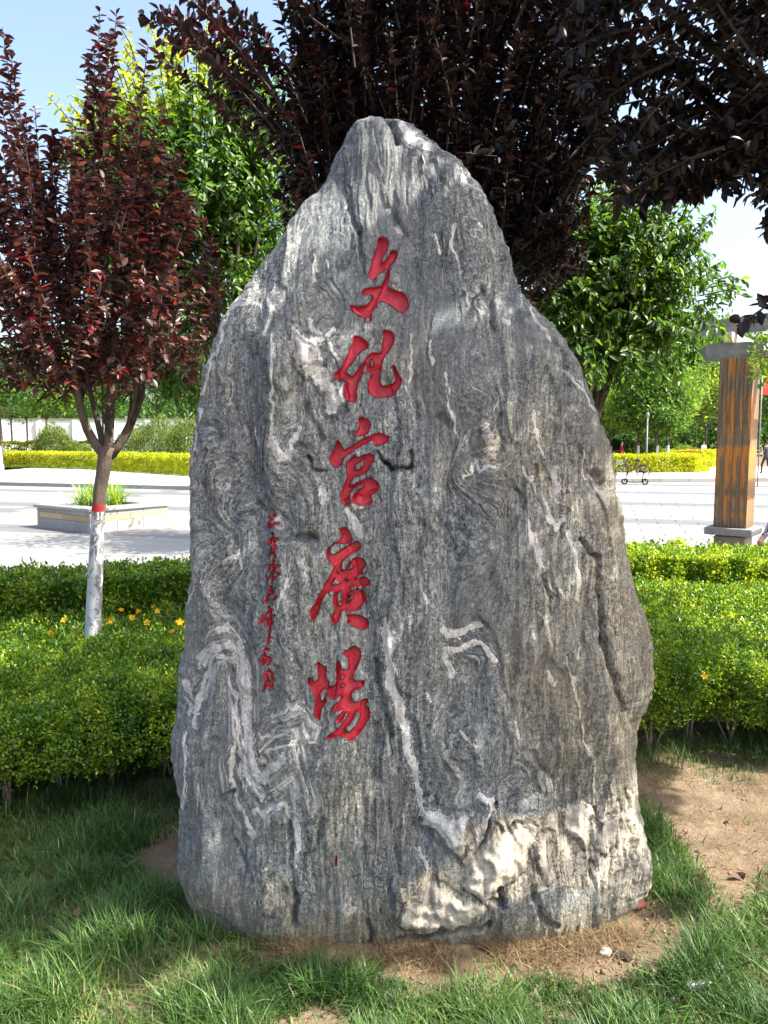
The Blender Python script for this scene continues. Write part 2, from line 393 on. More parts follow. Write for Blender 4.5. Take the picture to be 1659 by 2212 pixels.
# veins: (view, scale, points, width, strength)
VE = []
def ve(z, s, pts, w, k=1.0): VE.append((z(pts), w / s / 1.7939, k))
for pts, w_, k in [([(190, 600), (200, 480), (235, 380), (290, 270), (330, 235), (400, 260), (415, 300)], 26, 1), ([(180, 340), (210, 270), (260, 210), (320, 180), (390, 165), (440, 210), (455, 300), (490, 520), (520, 700)], 15, .9),
    ([(230, 150), (270, 90), (330, 60), (400, 60), (450, 110), (500, 180), (545, 300), (545, 450), (535, 620), (545, 760)], 12, .8), ([(480, 180), (505, 350), (515, 500), (520, 700), (530, 820)], 42, 1), ([(530, 820), (550, 950), (590, 1050), (640, 1070), (700, 1000), (760, 910)], 46, 1),
    ([(410, 400), (440, 560), (455, 720), (490, 920), (520, 1020), (570, 1110), (640, 1180), (740, 1120), (840, 1045), (855, 1120), (860, 1230)], 13, .95), ([(425, 850), (415, 950), (440, 1130), (470, 1230), (520, 1330), (580, 1430)], 20, 1), ([(460, 800), (480, 1000), (510, 1110)], 18, .9),
    ([(620, 870), (700, 820), (760, 750), (860, 730), (880, 860)], 10, .9), ([(700, 660), (800, 610), (820, 580), (850, 600), (880, 565), (930, 620), (990, 700), (1000, 770)], 12, .9), ([(650, 880), (730, 850), (860, 800), (885, 920), (940, 1100), (980, 1290)], 7, .8),
    ([(900, 690), (960, 800), (1000, 800)], 12, .8), ([(570, 1270), (600, 1240), (640, 1290), (720, 1240), (790, 1210), (810, 1300)], 22, .9), ([(840, 1300), (880, 1350), (870, 1500)], 50, .95), ([(870, 1500), (860, 1600), (850, 1680), (870, 1800)], 18, .8),
    ([(120, 760), (115, 830), (150, 900), (150, 1000), (140, 1100), (155, 1230)], 24, .9), ([(120, 420), (135, 470)], 26, .9), ([(100, 520), (130, 560), (130, 640)], 15, .8), ([(180, 600), (170, 700)], 12, .8), ([(1440, 60), (1470, 250), (1480, 420), (1510, 560), (1560, 680), (1620, 900), (1640, 1000)], 30, .75),
    ([(1500, 830), (1510, 1000)], 26, .7), ([(1250, 1350), (1245, 1500)], 8, .8), ([(1170, 1780), (1190, 1940), (1250, 1900)], 24, .6), ([(390, 170), (300, 220), (220, 330)], 10, .8), ([(600, 760), (640, 800), (680, 790)], 14, .8), ([(1030, 900), (1020, 960)], 14, .6), ([(620, 920), (660, 960)], 26, .8)]: ve(z4, 1.701, pts, w_, k)
for pts, w_, k in [([(0, 0), (40, 400), (90, 560), (130, 800), (180, 1000), (215, 1180)], 30, .85), ([(360, 180), (450, 180), (540, 140), (640, 220), (680, 260)], 28, .85), ([(360, 220), (375, 290), (400, 340)], 36, .9), ([(330, 60), (370, 90), (450, 60), (560, 40)], 40, .7), ([(960, 0), (1000, 160)], 8, .9), ([(990, 320), (1005, 400)], 15, .9), ([(1100, 240), (1140, 400), (1160, 460)], 10, .8),
    ([(560, 1060), (620, 1080), (640, 1150), (580, 1220)], 28, .9), ([(440, 690), (540, 770)], 9, .9), ([(180, 1380), (260, 1510)], 14, .8), ([(1160, 470), (1165, 600), (1200, 700), (1250, 880), (1265, 1060)], 10, .6), ([(1040, 1000), (1065, 1100)], 9, .7), ([(780, 620), (830, 760)], 5, .5), ([(235, 450), (250, 510)], 7, .8), ([(880, 60), (900, 120)], 8, .7), ([(1180, 180), (1190, 240)], 16, .6)]: ve(z5, 1.565, pts, w_, k)
for pts, w_, k in [([(250, 20), (280, 180)], 6, .8), ([(360, 230), (375, 400), (410, 560), (430, 640)], 11, .7), ([(470, 880), (520, 840), (535, 750), (570, 820), (600, 780), (640, 800)], 11, 1), ([(930, 940), (960, 1060), (1010, 1180), (1060, 1130)], 30, .85), ([(1045, 820), (1030, 930)], 30, .8), ([(895, 1200), (900, 1300), (935, 1420)], 34, .9), ([(850, 1130), (880, 1280)], 14, .8), ([(1100, 1190), (1130, 1320), (1170, 1450), (1180, 1620)], 22, .7),
    ([(840, 790), (870, 860), (890, 960)], 9, .9), ([(890, 480), (930, 640), (980, 740)], 18, .6), ([(1080, 220), (1200, 360), (1240, 440)], 10, .9), ([(920, 1680), (1000, 1860)], 9, .9), ([(720, 820), (800, 940)], 8, .7), ([(1000, 920), (1040, 1020), (1140, 1060)], 9, .7), ([(640, 440), (700, 360)], 8, .7), ([(60, 200), (90, 500)], 5, .5), ([(1180, 700), (1210, 860), (1230, 950)], 6, .5), ([(120, 300), (150, 520)], 5, .5), ([(230, 1280), (240, 1500), (290, 1700)], 6, .5)]: ve(z3, 1.565, pts, w_, k)
for pts, w_, k in [([(745, 0), (735, 300), (722, 560), (725, 720)], 13, .8), ([(725, 720), (760, 800), (820, 800)], 44, 1), ([(825, 790), (850, 700), (905, 620)], 24, .95), ([(375, 520), (430, 450), (450, 300)], 6, .7), ([(600, 640), (610, 720)], 12, .8), ([(1040, 1000), (1060, 1100)], 32, .6), ([(1210, 1180), (1280, 1260), (1290, 1350)], 40, .7), ([(380, 1520), (440, 1490), (490, 1470), (520, 1530)], 15, .85), ([(400, 980), (395, 1030)], 14, .8), ([(750, 1860), (800, 1700), (830, 1620)], 14, .75),
    ([(300, 1950), (400, 1940), (500, 2060)], 12, .7), ([(130, 1800), (200, 1600)], 10, .5), ([(330, 120), (250, 400)], 12, .6), ([(860, 80), (900, 180)], 22, .8), ([(1100, 60), (1160, 160)], 20, .5), ([(1650, 0), (1640, 300)], 8, .6), ([(160, 1250), (180, 900), (240, 500)], 8, .5), ([(980, 260), (1010, 330)], 20, .7)]: ve(z2, 1.728, pts, w_, k)
for pts, w_, k in [([(790, 80), (830, 130), (890, 150)], 22, .8), ([(500, 500), (505, 600)], 5, .9), ([(700, 90), (720, 230), (735, 290)], 4, .6), ([(540, 520), (552, 545)], 4, .8), ([(1010, 240), (1060, 290), (1080, 330)], 8, .7), ([(900, 440), (925, 500)], 6, .8), ([(980, 400), (970, 470), (1000, 560), (1020, 680)], 9, .6), ([(240, 690), (290, 660), (330, 680)], 14, .7), ([(350, 780), (370, 700), (350, 640)], 10, .6), ([(490, 730), (520, 800), (560, 760)], 14, .8), ([(1130, 720), (1155, 738)], 11, .8),
    ([(260, 640), (200, 740), (170, 840)], 8, .7), ([(590, 250), (600, 340)], 5, .5), ([(860, 180), (900, 330)], 5, .5), ([(1230, 690), (1280, 800)], 7, .6), ([(400, 440), (430, 520)], 5, .5), ([(780, 410), (800, 430)], 16, .6)]: ve(z1, .864, pts, w_, k)
PA = [(z5([(200, 1180), (330, 1150), (510, 1160), (490, 1300), (440, 1450), (390, 1400), (300, 1280), (210, 1270)]), .8, 0), (z5([(650, 1240), (700, 1300), (830, 1230), (900, 1280), (870, 1420), (830, 1540), (650, 1640), (560, 1700), (470, 1600), (500, 1450), (580, 1340)]), .95, .35),
      (z5([(1060, 1180), (1200, 1130), (1260, 1200), (1250, 1420), (1180, 1380), (1100, 1330)]), .75, .1), (z5([(1290, 1250), (1380, 1120), (1400, 1250), (1340, 1450), (1290, 1420)]), .75, .2), (z5([(930, 1330), (1010, 1320), (1000, 1560), (930, 1620), (910, 1500)]), .75, .2),
      (z5([(100, 1700), (320, 1620), (500, 1680), (600, 1740), (480, 1880), (300, 1900), (150, 1900), (60, 1850)]), .75, .8), (z5([(1440, 1010), (1500, 1100), (1590, 1500), (1500, 1620), (1480, 1250)]), .6, .6), (z2([(900, 50), (1130, 200), (1200, 320), (1200, 600), (1080, 560), (1000, 300), (880, 180)]), .62, 0),
      (z1([(430, 740), (520, 800), (520, 864), (440, 864)]), .62, 0), (z3([(540, 540), (640, 520), (700, 640), (680, 760), (560, 740)]), .5, .8), (z4([(600, 1740), (800, 1650), (840, 1780), (760, 1950), (600, 1900)]), .35, .9), (z2([(1200, 1130), (1400, 1060), (1430, 1120), (1260, 1200)]), .55, .5),
      (z5([(60, 1560), (330, 1480), (480, 1240), (680, 1180), (1060, 1140), (1400, 1080), (1520, 1200), (1560, 1560), (1480, 1720), (1150, 1640), (900, 1700), (640, 1760), (480, 1900), (80, 1900)]), .44, 1.0),
      (z3([(920, 790), (970, 770), (995, 900), (980, 970), (925, 930)]), .55, 2.2), (z5([(1250, 1480), (1560, 1460), (1500, 1700), (1290, 1720)]), .15, .9), (z2([(650, 1040), (780, 1060), (770, 1180), (670, 1180)]), .0, .5)]
CR = []
def cr(z, s, pts, w, d): CR.append((z(pts), w / s / 1.7939, d))
for pts, w_, d in [([(820, 1280), (830, 1500), (850, 1700), (860, 1850), (850, 2020)], 26, .022), ([(1375, 270), (1400, 380), (1440, 560), (1480, 760), (1500, 1000)], 34, .016), ([(450, 1480), (560, 1750)], 20, .012), ([(310, 820), (240, 960)], 50, .015), ([(150, 1400), (150, 1470)], 16, .012), ([(1050, 1300), (1000, 1500), (880, 1600)], 26, .012), ([(1340, 1980), (1350, 2120)], 24, .02), ([(560, 1110), (640, 1240), (780, 1200)], 14, .008), ([(1380, 700), (1390, 1100), (1350, 1400)], 60, .012), ([(380, 1210), (430, 1150)], 30, .012), ([(620, 930), (670, 940)], 22, .008)]: cr(z4, 1.701, pts, w_, d)
for pts, w_, d in [([(540, 1420), (600, 1280), (655, 1110)], 16, .018), ([(220, 1290), (330, 1370), (440, 1490)], 24, .016), ([(290, 1560), (265, 1660), (260, 1750)], 14, .014), ([(890, 1620), (920, 1780), (1000, 1840)], 26, .02), ([(1310, 0), (1330, 200), (1400, 420), (1450, 560)], 22, .020), ([(660, 1220), (700, 1290), (780, 1250)], 14, .012), ([(640, 1700), (700, 1760), (680, 1620)], 30, .018), ([(60, 1920), (260, 1930), (480, 1900), (620, 1850)], 22, .025), ([(930, 1230), (940, 1330)], 20, .014), ([(480, 1620), (560, 1700), (640, 1690)], 10, .01), ([(1240, 1480), (1260, 1640)], 20, .012), ([(1030, 1380), (1040, 1500)], 40, .01), ([(900, 830), (1000, 980)], 40, .01)]: cr(z5, 1.565, pts, w_, d)
for pts, w_, d in [([(0, 770), (50, 830), (140, 800), (160, 700)], 16, .022), ([(720, 850), (800, 950), (830, 1060)], 16, .012), ([(1180, 1250), (1280, 1350), (1300, 1500), (1320, 1878)], 22, .020), ([(910, 780), (915, 900), (950, 1080)], 12, .012), ([(930, 1420), (990, 1600), (1000, 1700)], 12, .01), ([(1270, 850), (1290, 920)], 50, .02), ([(150, 250), (170, 600), (190, 900)], 40, .012), ([(680, 480), (700, 700)], 24, .012), ([(330, 480), (380, 560)], 30, .012), ([(200, 1130), (280, 1200)], 30, .012), ([(960, 0), (1050, 130), (1100, 300)], 22, .014), ([(460, 1180), (500, 1210)], 30, .01)]: cr(z3, 1.565, pts, w_, d)
for pts, w_, d in [([(930, 480), (1000, 600), (1040, 700)], 34, .016), ([(960, 800), (985, 900), (1060, 910)], 16, .016), ([(900, 1360), (980, 1365)], 44, .028), ([(1000, 1370), (960, 1500)], 60, .014), ([(540, 600), (545, 900)], 34, .012), ([(1420, 780), (1480, 850), (1530, 900), (1659, 870)], 16, .02), ([(600, 1130), (700, 1200)], 30, .012), ([(280, 780), (230, 850)], 40, .012), ([(620, 1700), (560, 1900)], 30, .01)]: cr(z2, 1.728, pts, w_, d)
for pts, w_, d in [([(740, 55), (765, 85), (775, 130)], 14, .03), ([(640, 420), (655, 500), (665, 600)], 16, .012), ([(1000, 500), (1002, 610)], 12, .014), ([(750, 350), (830, 480), (850, 640)], 26, .012), ([(380, 560), (410, 760)], 26, .012), ([(560, 200), (640, 420)], 20, .01), ([(900, 200), (960, 330), (980, 480)], 16, .01), ([(1070, 620), (1110, 760)], 16, .012)]: cr(z1, .864, pts, w_, d)

def seg_dist(px, py, pts):
    """distance to polyline; pts (x,y[,w]) -> min of dist (minus half width when given)"""
    best = np.full(px.shape, 1e9)
    for a, b in zip(pts[:-1], pts[1:]):
        ax_, ay_, bx, by = a[0], a[1], b[0], b[1]; dx, dy = bx - ax_, by - ay_; L = dx * dx + dy * dy + 1e-9
        t = np.clip(((px - ax_) * dx + (py - ay_) * dy) / L, 0, 1)
        d = np.hypot(px - ax_ - t * dx, py - ay_ - t * dy)
        if len(a) > 2: d = d - (a[2] * (1 - t) + b[2] * t) / 2
        best = np.minimum(best, d)
    return best
def poly_sd(px, py, P):
    P = np.array(P, float)[:, :2]; Q = np.roll(P, -1, 0); ins = np.zeros(px.shape, bool); best = np.full(px.shape, 1e9)
    for (ax_, ay_), (bx, by) in zip(P, Q):
        dx, dy = bx - ax_, by - ay_; t = np.clip(((px - ax_) * dx + (py - ay_) * dy) / (dx * dx + dy * dy + 1e-9), 0, 1)
        best = np.minimum(best, np.hypot(px - ax_ - t * dx, py - ay_ - t * dy))
        if by != ay_:
            c = ((ay_ > py) != (by > py)) & (px < (bx - ax_) * (py - ay_) / (by - ay_) + ax_); ins ^= c
    return np.where(ins, -best, best)
def seg_param(px, py, pts):
    best = np.full(px.shape, 1e9); sg = np.ones(px.shape); arc = np.zeros(px.shape); acc = 0.
    for a, b in zip(pts[:-1], pts[1:]):
        dx, dy = b[0] - a[0], b[1] - a[1]; L = math.hypot(dx, dy) + 1e-9; t = np.clip(((px - a[0]) * dx + (py - a[1]) * dy) / L / L, 0, 1)
        d = np.hypot(px - a[0] - t * dx, py - a[1] - t * dy); m = d < best
        best = np.where(m, d, best); sg = np.where(m, np.sign((px - a[0]) * dy - (py - a[1]) * dx), sg); arc = np.where(m, acc + t * L, arc); acc += L
    return best, sg, arc
TWIST = [(z_[0], z_[1], r_, a_) for z_, r_, a_ in [(z4([(760, 760)])[0], 95, 1.2), (z3([(600, 680)])[0], 80, 1.3), (z3([(600, 1000)])[0], 70, -1.2), (z5([(420, 560)])[0], 70, .8), (z5([(440, 850)])[0], 60, -.7), (z2([(420, 860)])[0], 80, 1.25), (z2([(800, 980)])[0], 80, -1.3), (z3([(540, 1560)])[0], 60, 1.2), (z1([(550, 740)])[0], 50, 1.4), (z1([(340, 700)])[0], 40, -1.0), (z2([(380, 1560)])[0], 70, 1.3), (z5([(560, 200)])[0], 60, -1.2), (z1([(1010, 600)])[0], 45, .9), (z5([(850, 1120)])[0], 60, 1.3)]]
def local(px, py, pts, pad, fn, default=1e9):
    xs = [p[0] for p in pts]; ys = [p[1] for p in pts]
    m = (px > min(xs) - pad) & (px < max(xs) + pad) & (py > min(ys) - pad) & (py < max(ys) + pad)
    out = np.full(px.shape, default)
    if m.any(): out[m] = fn(px[m], py[m], pts)
    return out

# ---- inscription outlines
def ch(o, s, polys, holes=(), strokes=()):
    z = Z(o, s); k = 1 / s / 1.7939
    def smooth(p):
        p = np.array(p, float)
        for _ in range(2): p = np.stack([p * .78 + np.roll(p, -1, 0) * .22, p * .22 + np.roll(p, -1, 0) * .78], 1).reshape(-1, 2)
        return p
    return ([z(smooth(p)) for p in polys], [z(smooth(h)) for h in holes], [[(a, b, c * k) for a, b, c in z(st)] for st in strokes])
q = 3.318
CHARS = {
 'wen': ch((1180, 860), q, [[(938, 172), (1020, 172), (1060, 215), (1082, 260), (1080, 320), (1050, 385), (1005, 435), (985, 500), (990, 515), (1040, 480), (1080, 440), (1085, 410), (1110, 370), (1150, 352), (1190, 365), (1197, 410), (1190, 465), (1160, 505), (1115, 520), (1100, 560), (1098, 640), (1088, 740), (1070, 850), (1110, 862), (1180, 885), (1245, 895), (1300, 935), (1335, 1000), (1343, 1070), (1325, 1125), (1265, 1165), (1230, 1160), (1180, 1115), (1110, 1060), (1040, 1020), (985, 1000), (940, 1040), (920, 1090), (870, 1140), (845, 1190), (785, 1222), (720, 1205), (650, 1165), (600, 1120), (583, 1075), (600, 1065), (660, 1080), (740, 1072), (800, 1065), (835, 1015), (880, 965), (885, 935), (820, 918), (750, 925), (718, 900), (740, 878), (800, 838), (880, 828), (970, 820), (1010, 770), (1040, 705), (1055, 650), (1068, 590), (1040, 590), (990, 630), (925, 680), (905, 720), (870, 730), (835, 705), (820, 650), (835, 595), (860, 560), (865, 500), (880, 430), (915, 350), (938, 260)]], [], [[(778, 1210, 20), (776, 1285, 12)], [(850, 1180, 26), (842, 1280, 12)]]),
 'hua': ch((1180, 1220), q, [[(628, 262), (690, 270), (750, 300), (800, 340), (825, 385), (805, 420), (740, 455), (690, 490), (650, 550), (600, 620), (545, 680), (525, 740), (570, 765), (610, 795), (650, 745), (700, 670), (750, 600), (795, 540), (830, 500), (880, 477), (940, 475), (980, 485), (1000, 430), (1005, 360), (1020, 290), (1018, 245), (1002, 215), (1030, 187), (1075, 190), (1130, 212), (1150, 260), (1150, 330), (1115, 395), (1075, 470), (1040, 525), (1005, 560), (1000, 620), (985, 700), (965, 770), (970, 840), (990, 915), (1050, 915), (1120, 895), (1170, 870), (1175, 820), (1155, 740), (1132, 660), (1142, 638), (1165, 655), (1190, 715), (1225, 790), (1255, 830), (1245, 880), (1200, 960), (1150, 1030), (1070, 1055), (990, 1060), (910, 1045), (850, 1010), (820, 960), (812, 890), (830, 820), (860, 770), (880, 735), (830, 742), (795, 730), (800, 650), (795, 590), (770, 640), (745, 700), (757, 740), (720, 785), (690, 850), (670, 910), (668, 1000), (675, 1060), (650, 1105), (610, 1120), (560, 1100), (520, 1060), (498, 1000), (500, 930), (520, 880), (520, 830), (490, 820), (435, 835), (395, 815), (380, 780), (400, 740), (440, 710), (480, 670), (500, 610), (530, 545), (570, 460), (610, 370), (625, 310)]], [[(855, 570), (880, 562), (892, 595), (882, 645), (850, 660), (846, 610)]]),
 'gong': ch((1180, 1590), q, [[(685, 95), (740, 95), (800, 105), (835, 145), (845, 200), (825, 260), (790, 310), (740, 325), (680, 325), (640, 315), (645, 290), (690, 235), (703, 180), (690, 140)], [(408, 375), (440, 415), (475, 460), (497, 515), (540, 500), (610, 450), (700, 400), (790, 350), (860, 330), (905, 297), (970, 293), (1040, 310), (1080, 350), (1075, 395), (1030, 430), (960, 445), (905, 435), (885, 415), (905, 390), (880, 375), (850, 395), (780, 430), (700, 470), (620, 520), (560, 565), (510, 600), (490, 640), (460, 700), (430, 735), (375, 725), (330, 680), (315, 620), (340, 560), (390, 490), (400, 430)],
      [(650, 570), (665, 605), (720, 605), (775, 570), (830, 558), (880, 580), (895, 620), (880, 670), (840, 720), (815, 780), (760, 815), (690, 840), (640, 860), (595, 905), (575, 950), (575, 990), (640, 955), (720, 915), (780, 885), (830, 872), (890, 890), (935, 935), (962, 985), (950, 1030), (910, 1065), (850, 1085), (840, 1110), (860, 1135), (882, 1165), (855, 1205), (800, 1225), (740, 1220), (680, 1200), (620, 1165), (605, 1130), (625, 1090), (690, 1040), (740, 1005), (765, 965), (740, 950), (680, 980), (620, 1010), (590, 1050), (575, 1100), (588, 1160), (575, 1210), (545, 1225), (500, 1205), (470, 1160), (460, 1100), (480, 1030), (510, 950), (550, 880), (560, 840), (545, 780), (538, 700), (550, 650), (600, 615), (635, 585)]], [[(640, 705), (690, 680), (740, 645), (780, 636), (765, 690), (740, 740), (700, 765), (648, 775)]]),
 'guang': ch((1130, 2030), q, [[(620, 50), (680, 52), (730, 90), (768, 150), (780, 200), (760, 245), (700, 262), (625, 248), (560, 260), (510, 290), (485, 330), (492, 380), (520, 405), (590, 370), (660, 330), (720, 285), (790, 248), (850, 237), (880, 260), (882, 320), (850, 360), (780, 385), (710, 430), (660, 475), (637, 520), (632, 570), (650, 620), (685, 610), (705, 560), (740, 500), (790, 455), (850, 443), (910, 458), (945, 510), (935, 570), (900, 605), (912, 645), (880, 668), (825, 690), (800, 728), (860, 712), (920, 700), (990, 725), (1005, 770), (980, 815), (930, 822), (860, 805), (790, 800), (755, 825), (745, 865), (800, 852), (870, 850), (920, 890), (965, 950), (950, 1000), (900, 1060), (850, 1120), (790, 1130), (700, 1118), (640, 1110), (625, 1150), (622, 1210), (600, 1260), (560, 1295), (520, 1280), (500, 1220), (520, 1180), (560, 1140), (565, 1100), (540, 1040), (525, 960), (550, 900), (590, 860), (540, 860), (480, 865), (440, 890), (400, 960), (370, 1030), (345, 1110), (320, 1190), (285, 1245), (255, 1235), (235, 1160), (245, 1100), (300, 1030), (340, 940), (390, 860), (430, 790), (480, 710), (510, 640), (535, 580), (560, 540), (515, 515), (475, 455), (448, 410), (450, 350), (490, 290), (550, 250), (610, 230), (635, 190), (630, 130), (615, 80)],
      [(708, 1172), (760, 1170), (830, 1190), (900, 1205), (960, 1240), (990, 1300), (980, 1345), (930, 1372), (860, 1355), (790, 1320), (730, 1285), (700, 1250), (765, 1262), (740, 1225), (702, 1192)]],
      [[(700, 612), (720, 560), (755, 530), (787, 512), (798, 545), (780, 580), (740, 600)], [(598, 585), (614, 590), (618, 625), (600, 640), (586, 612)], [(560, 690), (595, 720), (632, 768), (570, 785), (515, 793), (535, 740)], [(680, 712), (738, 702), (727, 740), (700, 748)], [(600, 890), (640, 840), (658, 900), (645, 980), (632, 1070), (608, 1065), (590, 1010), (585, 950)], [(722, 905), (772, 900), (798, 940), (780, 980), (735, 1012), (702, 1040), (705, 1000), (716, 960)]], [[(612, 1008, 26), (650, 1000, 22)], [(700, 975, 24), (740, 950, 24), (765, 930, 18)]]),
 'chang': ch((1130, 2480), q, [[(322, 275), (370, 305), (430, 350), (440, 400), (435, 480), (465, 520), (480, 570), (484, 605), (475, 640), (455, 700), (442, 750), (450, 780), (420, 820), (395, 860), (380, 930), (370, 1025), (345, 1010), (310, 960), (303, 880), (318, 800), (310, 720), (280, 660), (240, 600), (205, 540), (210, 500), (240, 487), (270, 505), (285, 535), (340, 515), (355, 460), (350, 390), (330, 330)],
      [(660, 150), (700, 145), (750, 110), (800, 88), (850, 100), (885, 150), (892, 220), (870, 280), (840, 340), (810, 400), (800, 470), (795, 525), (850, 520), (905, 525), (935, 560), (915, 605), (850, 625), (790, 640), (765, 680), (780, 740), (800, 790), (860, 785), (930, 770), (972, 768), (975, 800), (950, 850), (990, 880), (1015, 940), (1000, 1000), (960, 1060), (910, 1140), (850, 1210), (780, 1245), (730, 1240), (700, 1190), (660, 1180), (580, 1190), (500, 1210), (450, 1222), (480, 1195), (560, 1140), (620, 1085), (660, 1035), (700, 980), (750, 900), (700, 910), (680, 960), (650, 1010), (610, 1022), (585, 1000), (600, 950), (650, 900), (690, 860), (640, 860), (560, 880), (508, 892), (555, 850), (560, 810), (610, 775), (650, 720), (690, 670), (640, 690), (580, 715), (530, 745), (490, 745), (475, 700), (480, 630), (530, 590), (580, 550), (580, 480), (575, 400), (575, 320), (595, 268), (630, 295), (645, 370), (690, 375), (730, 380), (735, 300), (730, 220), (700, 195), (662, 180)]],
      [[(440, 625), (472, 605), (463, 660), (435, 720), (410, 770), (383, 792), (370, 740), (375, 680), (395, 645)], [(640, 440), (690, 438), (668, 480), (636, 505)], [(640, 560), (692, 540), (685, 578), (640, 602)], [(835, 900), (870, 890), (890, 950), (870, 1010), (830, 1080), (780, 1130), (730, 1162), (705, 1120), (700, 1090), (740, 1060), (790, 1000), (825, 940)]]),
}
o6, s6, o7, s7 = (930, 1980), 6.144, (930, 2320), 5.82
SMALL = {
 'er': (o6, s6, [[(635, 150, 40), (700, 150, 60), (780, 150, 70)], [(740, 190, 50), (690, 225, 35), (650, 290, 30), (610, 370, 35)], [(620, 400, 70), (690, 370, 50), (780, 325, 55), (880, 310, 70)]]),
 'ling': (o6, s6, [[(700, 560, 35), (740, 550, 55), (770, 535, 40)], [(750, 600, 20), (760, 660, 40), (770, 740, 50), (770, 820, 35)], [(645, 680, 25), (665, 740, 50), (655, 800, 25)], [(690, 720, 40), (740, 680, 40), (820, 660, 45), (870, 680, 60)], [(820, 690, 25), (815, 740, 35), (790, 790, 40)], [(700, 790, 20), (720, 760, 35)], [(720, 860, 25), (800, 850, 30), (890, 860, 40)], [(740, 870, 50), (715, 960, 35), (690, 1040, 35), (660, 1110, 30)], [(860, 880, 25), (790, 930, 50), (830, 925, 30)], [(750, 1010, 20), (840, 1000, 35), (790, 1060, 35), (830, 1080, 50), (835, 1100, 20)]]),
 'ling2': (o6, s6, [[(760, 1190, 30), (790, 1220, 60), (830, 1215, 40)], [(780, 1240, 40), (780, 1330, 50), (770, 1420, 50)], [(680, 1290, 25), (680, 1360, 55), (655, 1430, 35)], [(690, 1310, 35), (800, 1300, 40), (870, 1300, 60), (930, 1310, 50)], [(850, 1360, 40), (800, 1390, 40)], [(780, 1440, 40), (850, 1475, 35), (920, 1500, 50), (975, 1500, 30)], [(760, 1440, 50), (710, 1530, 30), (650, 1610, 28), (590, 1665, 22)], [(765, 1520, 15), (780, 1560, 30)], [(730, 1590, 30), (790, 1590, 35), (845, 1580, 30)], [(830, 1600, 30), (790, 1640, 35)], [(750, 1620, 45), (735, 1690, 50), (740, 1750, 45)]]),
 'liu': (o6, s6, [[(695, 1810, 40), (715, 1870, 60), (705, 1930, 70)], [(790, 1930, 50), (730, 1975, 60), (670, 2010, 40), (620, 2060, 30), (580, 2120, 30), (560, 2180, 50), (590, 2200, 50), (640, 2150, 35), (680, 2110, 25)], [(760, 2112, 20), (810, 2090, 50), (850, 2060, 70)]]),
 'nian': (o7, s7, [[(630, 210, 50), (640, 260, 60), (730, 250, 30)], [(690, 290, 50), (610, 330, 40), (530, 390, 40), (470, 480, 45), (460, 540, 30)], [(470, 520, 40), (540, 470, 35), (640, 420, 25)], [(680, 310, 50), (685, 450, 55), (675, 600, 50), (655, 760, 35), (640, 900, 50), (635, 1010, 30), (632, 1060, 10)], [(690, 375, 35), (780, 375, 45)], [(580, 510, 30), (700, 480, 35)], [(600, 560, 60), (600, 600, 30), (720, 560, 30), (745, 540, 40)], [(590, 540, 25), (700, 530, 25)]]),
 'wu': (o7, s7, [[(520, 1150, 25), (580, 1155, 50), (650, 1140, 25), (650, 1190, 15)], [(565, 1190, 30), (560, 1260, 40)], [(475, 1310, 30), (540, 1290, 60), (600, 1320, 45), (680, 1345, 40), (680, 1400, 45), (640, 1450, 40), (620, 1500, 35)], [(520, 1330, 40), (530, 1390, 50), (490, 1440, 50), (510, 1480, 50), (580, 1420, 40), (620, 1370, 25)]]),
 'yue': (o7, s7, [[(640, 1580, 15), (640, 1650, 40), (590, 1690, 60), (545, 1720, 50)], [(660, 1670, 45), (690, 1720, 40), (695, 1850, 35), (700, 1980, 40), (690, 2060, 50), (640, 2030, 30)], [(590, 1740, 80), (590, 1850, 60), (560, 1950, 40), (530, 2040, 30), (515, 2110, 30)], [(620, 1880, 40), (640, 1960, 40), (650, 2020, 25)], [(590, 2000, 25), (610, 1960, 30)]]),
 'tick': ((600, 3000), .8295, [[(584, 262, 5), (582, 290, 7)]]), 'dots': ((1130, 2030), 3.318, [[(1335, 5, 14), (1348, 18, 18)], [(1410, 8, 14), (1412, 18, 16)]]),
}
for k_, (o_, s_, st) in SMALL.items(): CHARS[k_] = ch(o_, s_, [], [], [[(a_, b_, w_ * .82) for a_, b_, w_ in q_] for q_ in st])
def char_sd(px, py, c):
    polys, holes, strokes = c; d = np.full(px.shape, 1e9)
    for p in polys: d = np.minimum(d, poly_sd(px, py, p))
    for h in holes: d = np.maximum(d, -poly_sd(px, py, h))
    for s_ in strokes: d = np.minimum(d, seg_dist(px, py, s_))
    return d
def char_box(c):
    P = [p for g in c[0] for p in g] + [p for g in c[2] for p in g]; m = 4
    return min(p[0] for p in P) - m, max(p[0] for p in P) + m, min(p[1] for p in P) - m, max(p[1] for p in P) + m

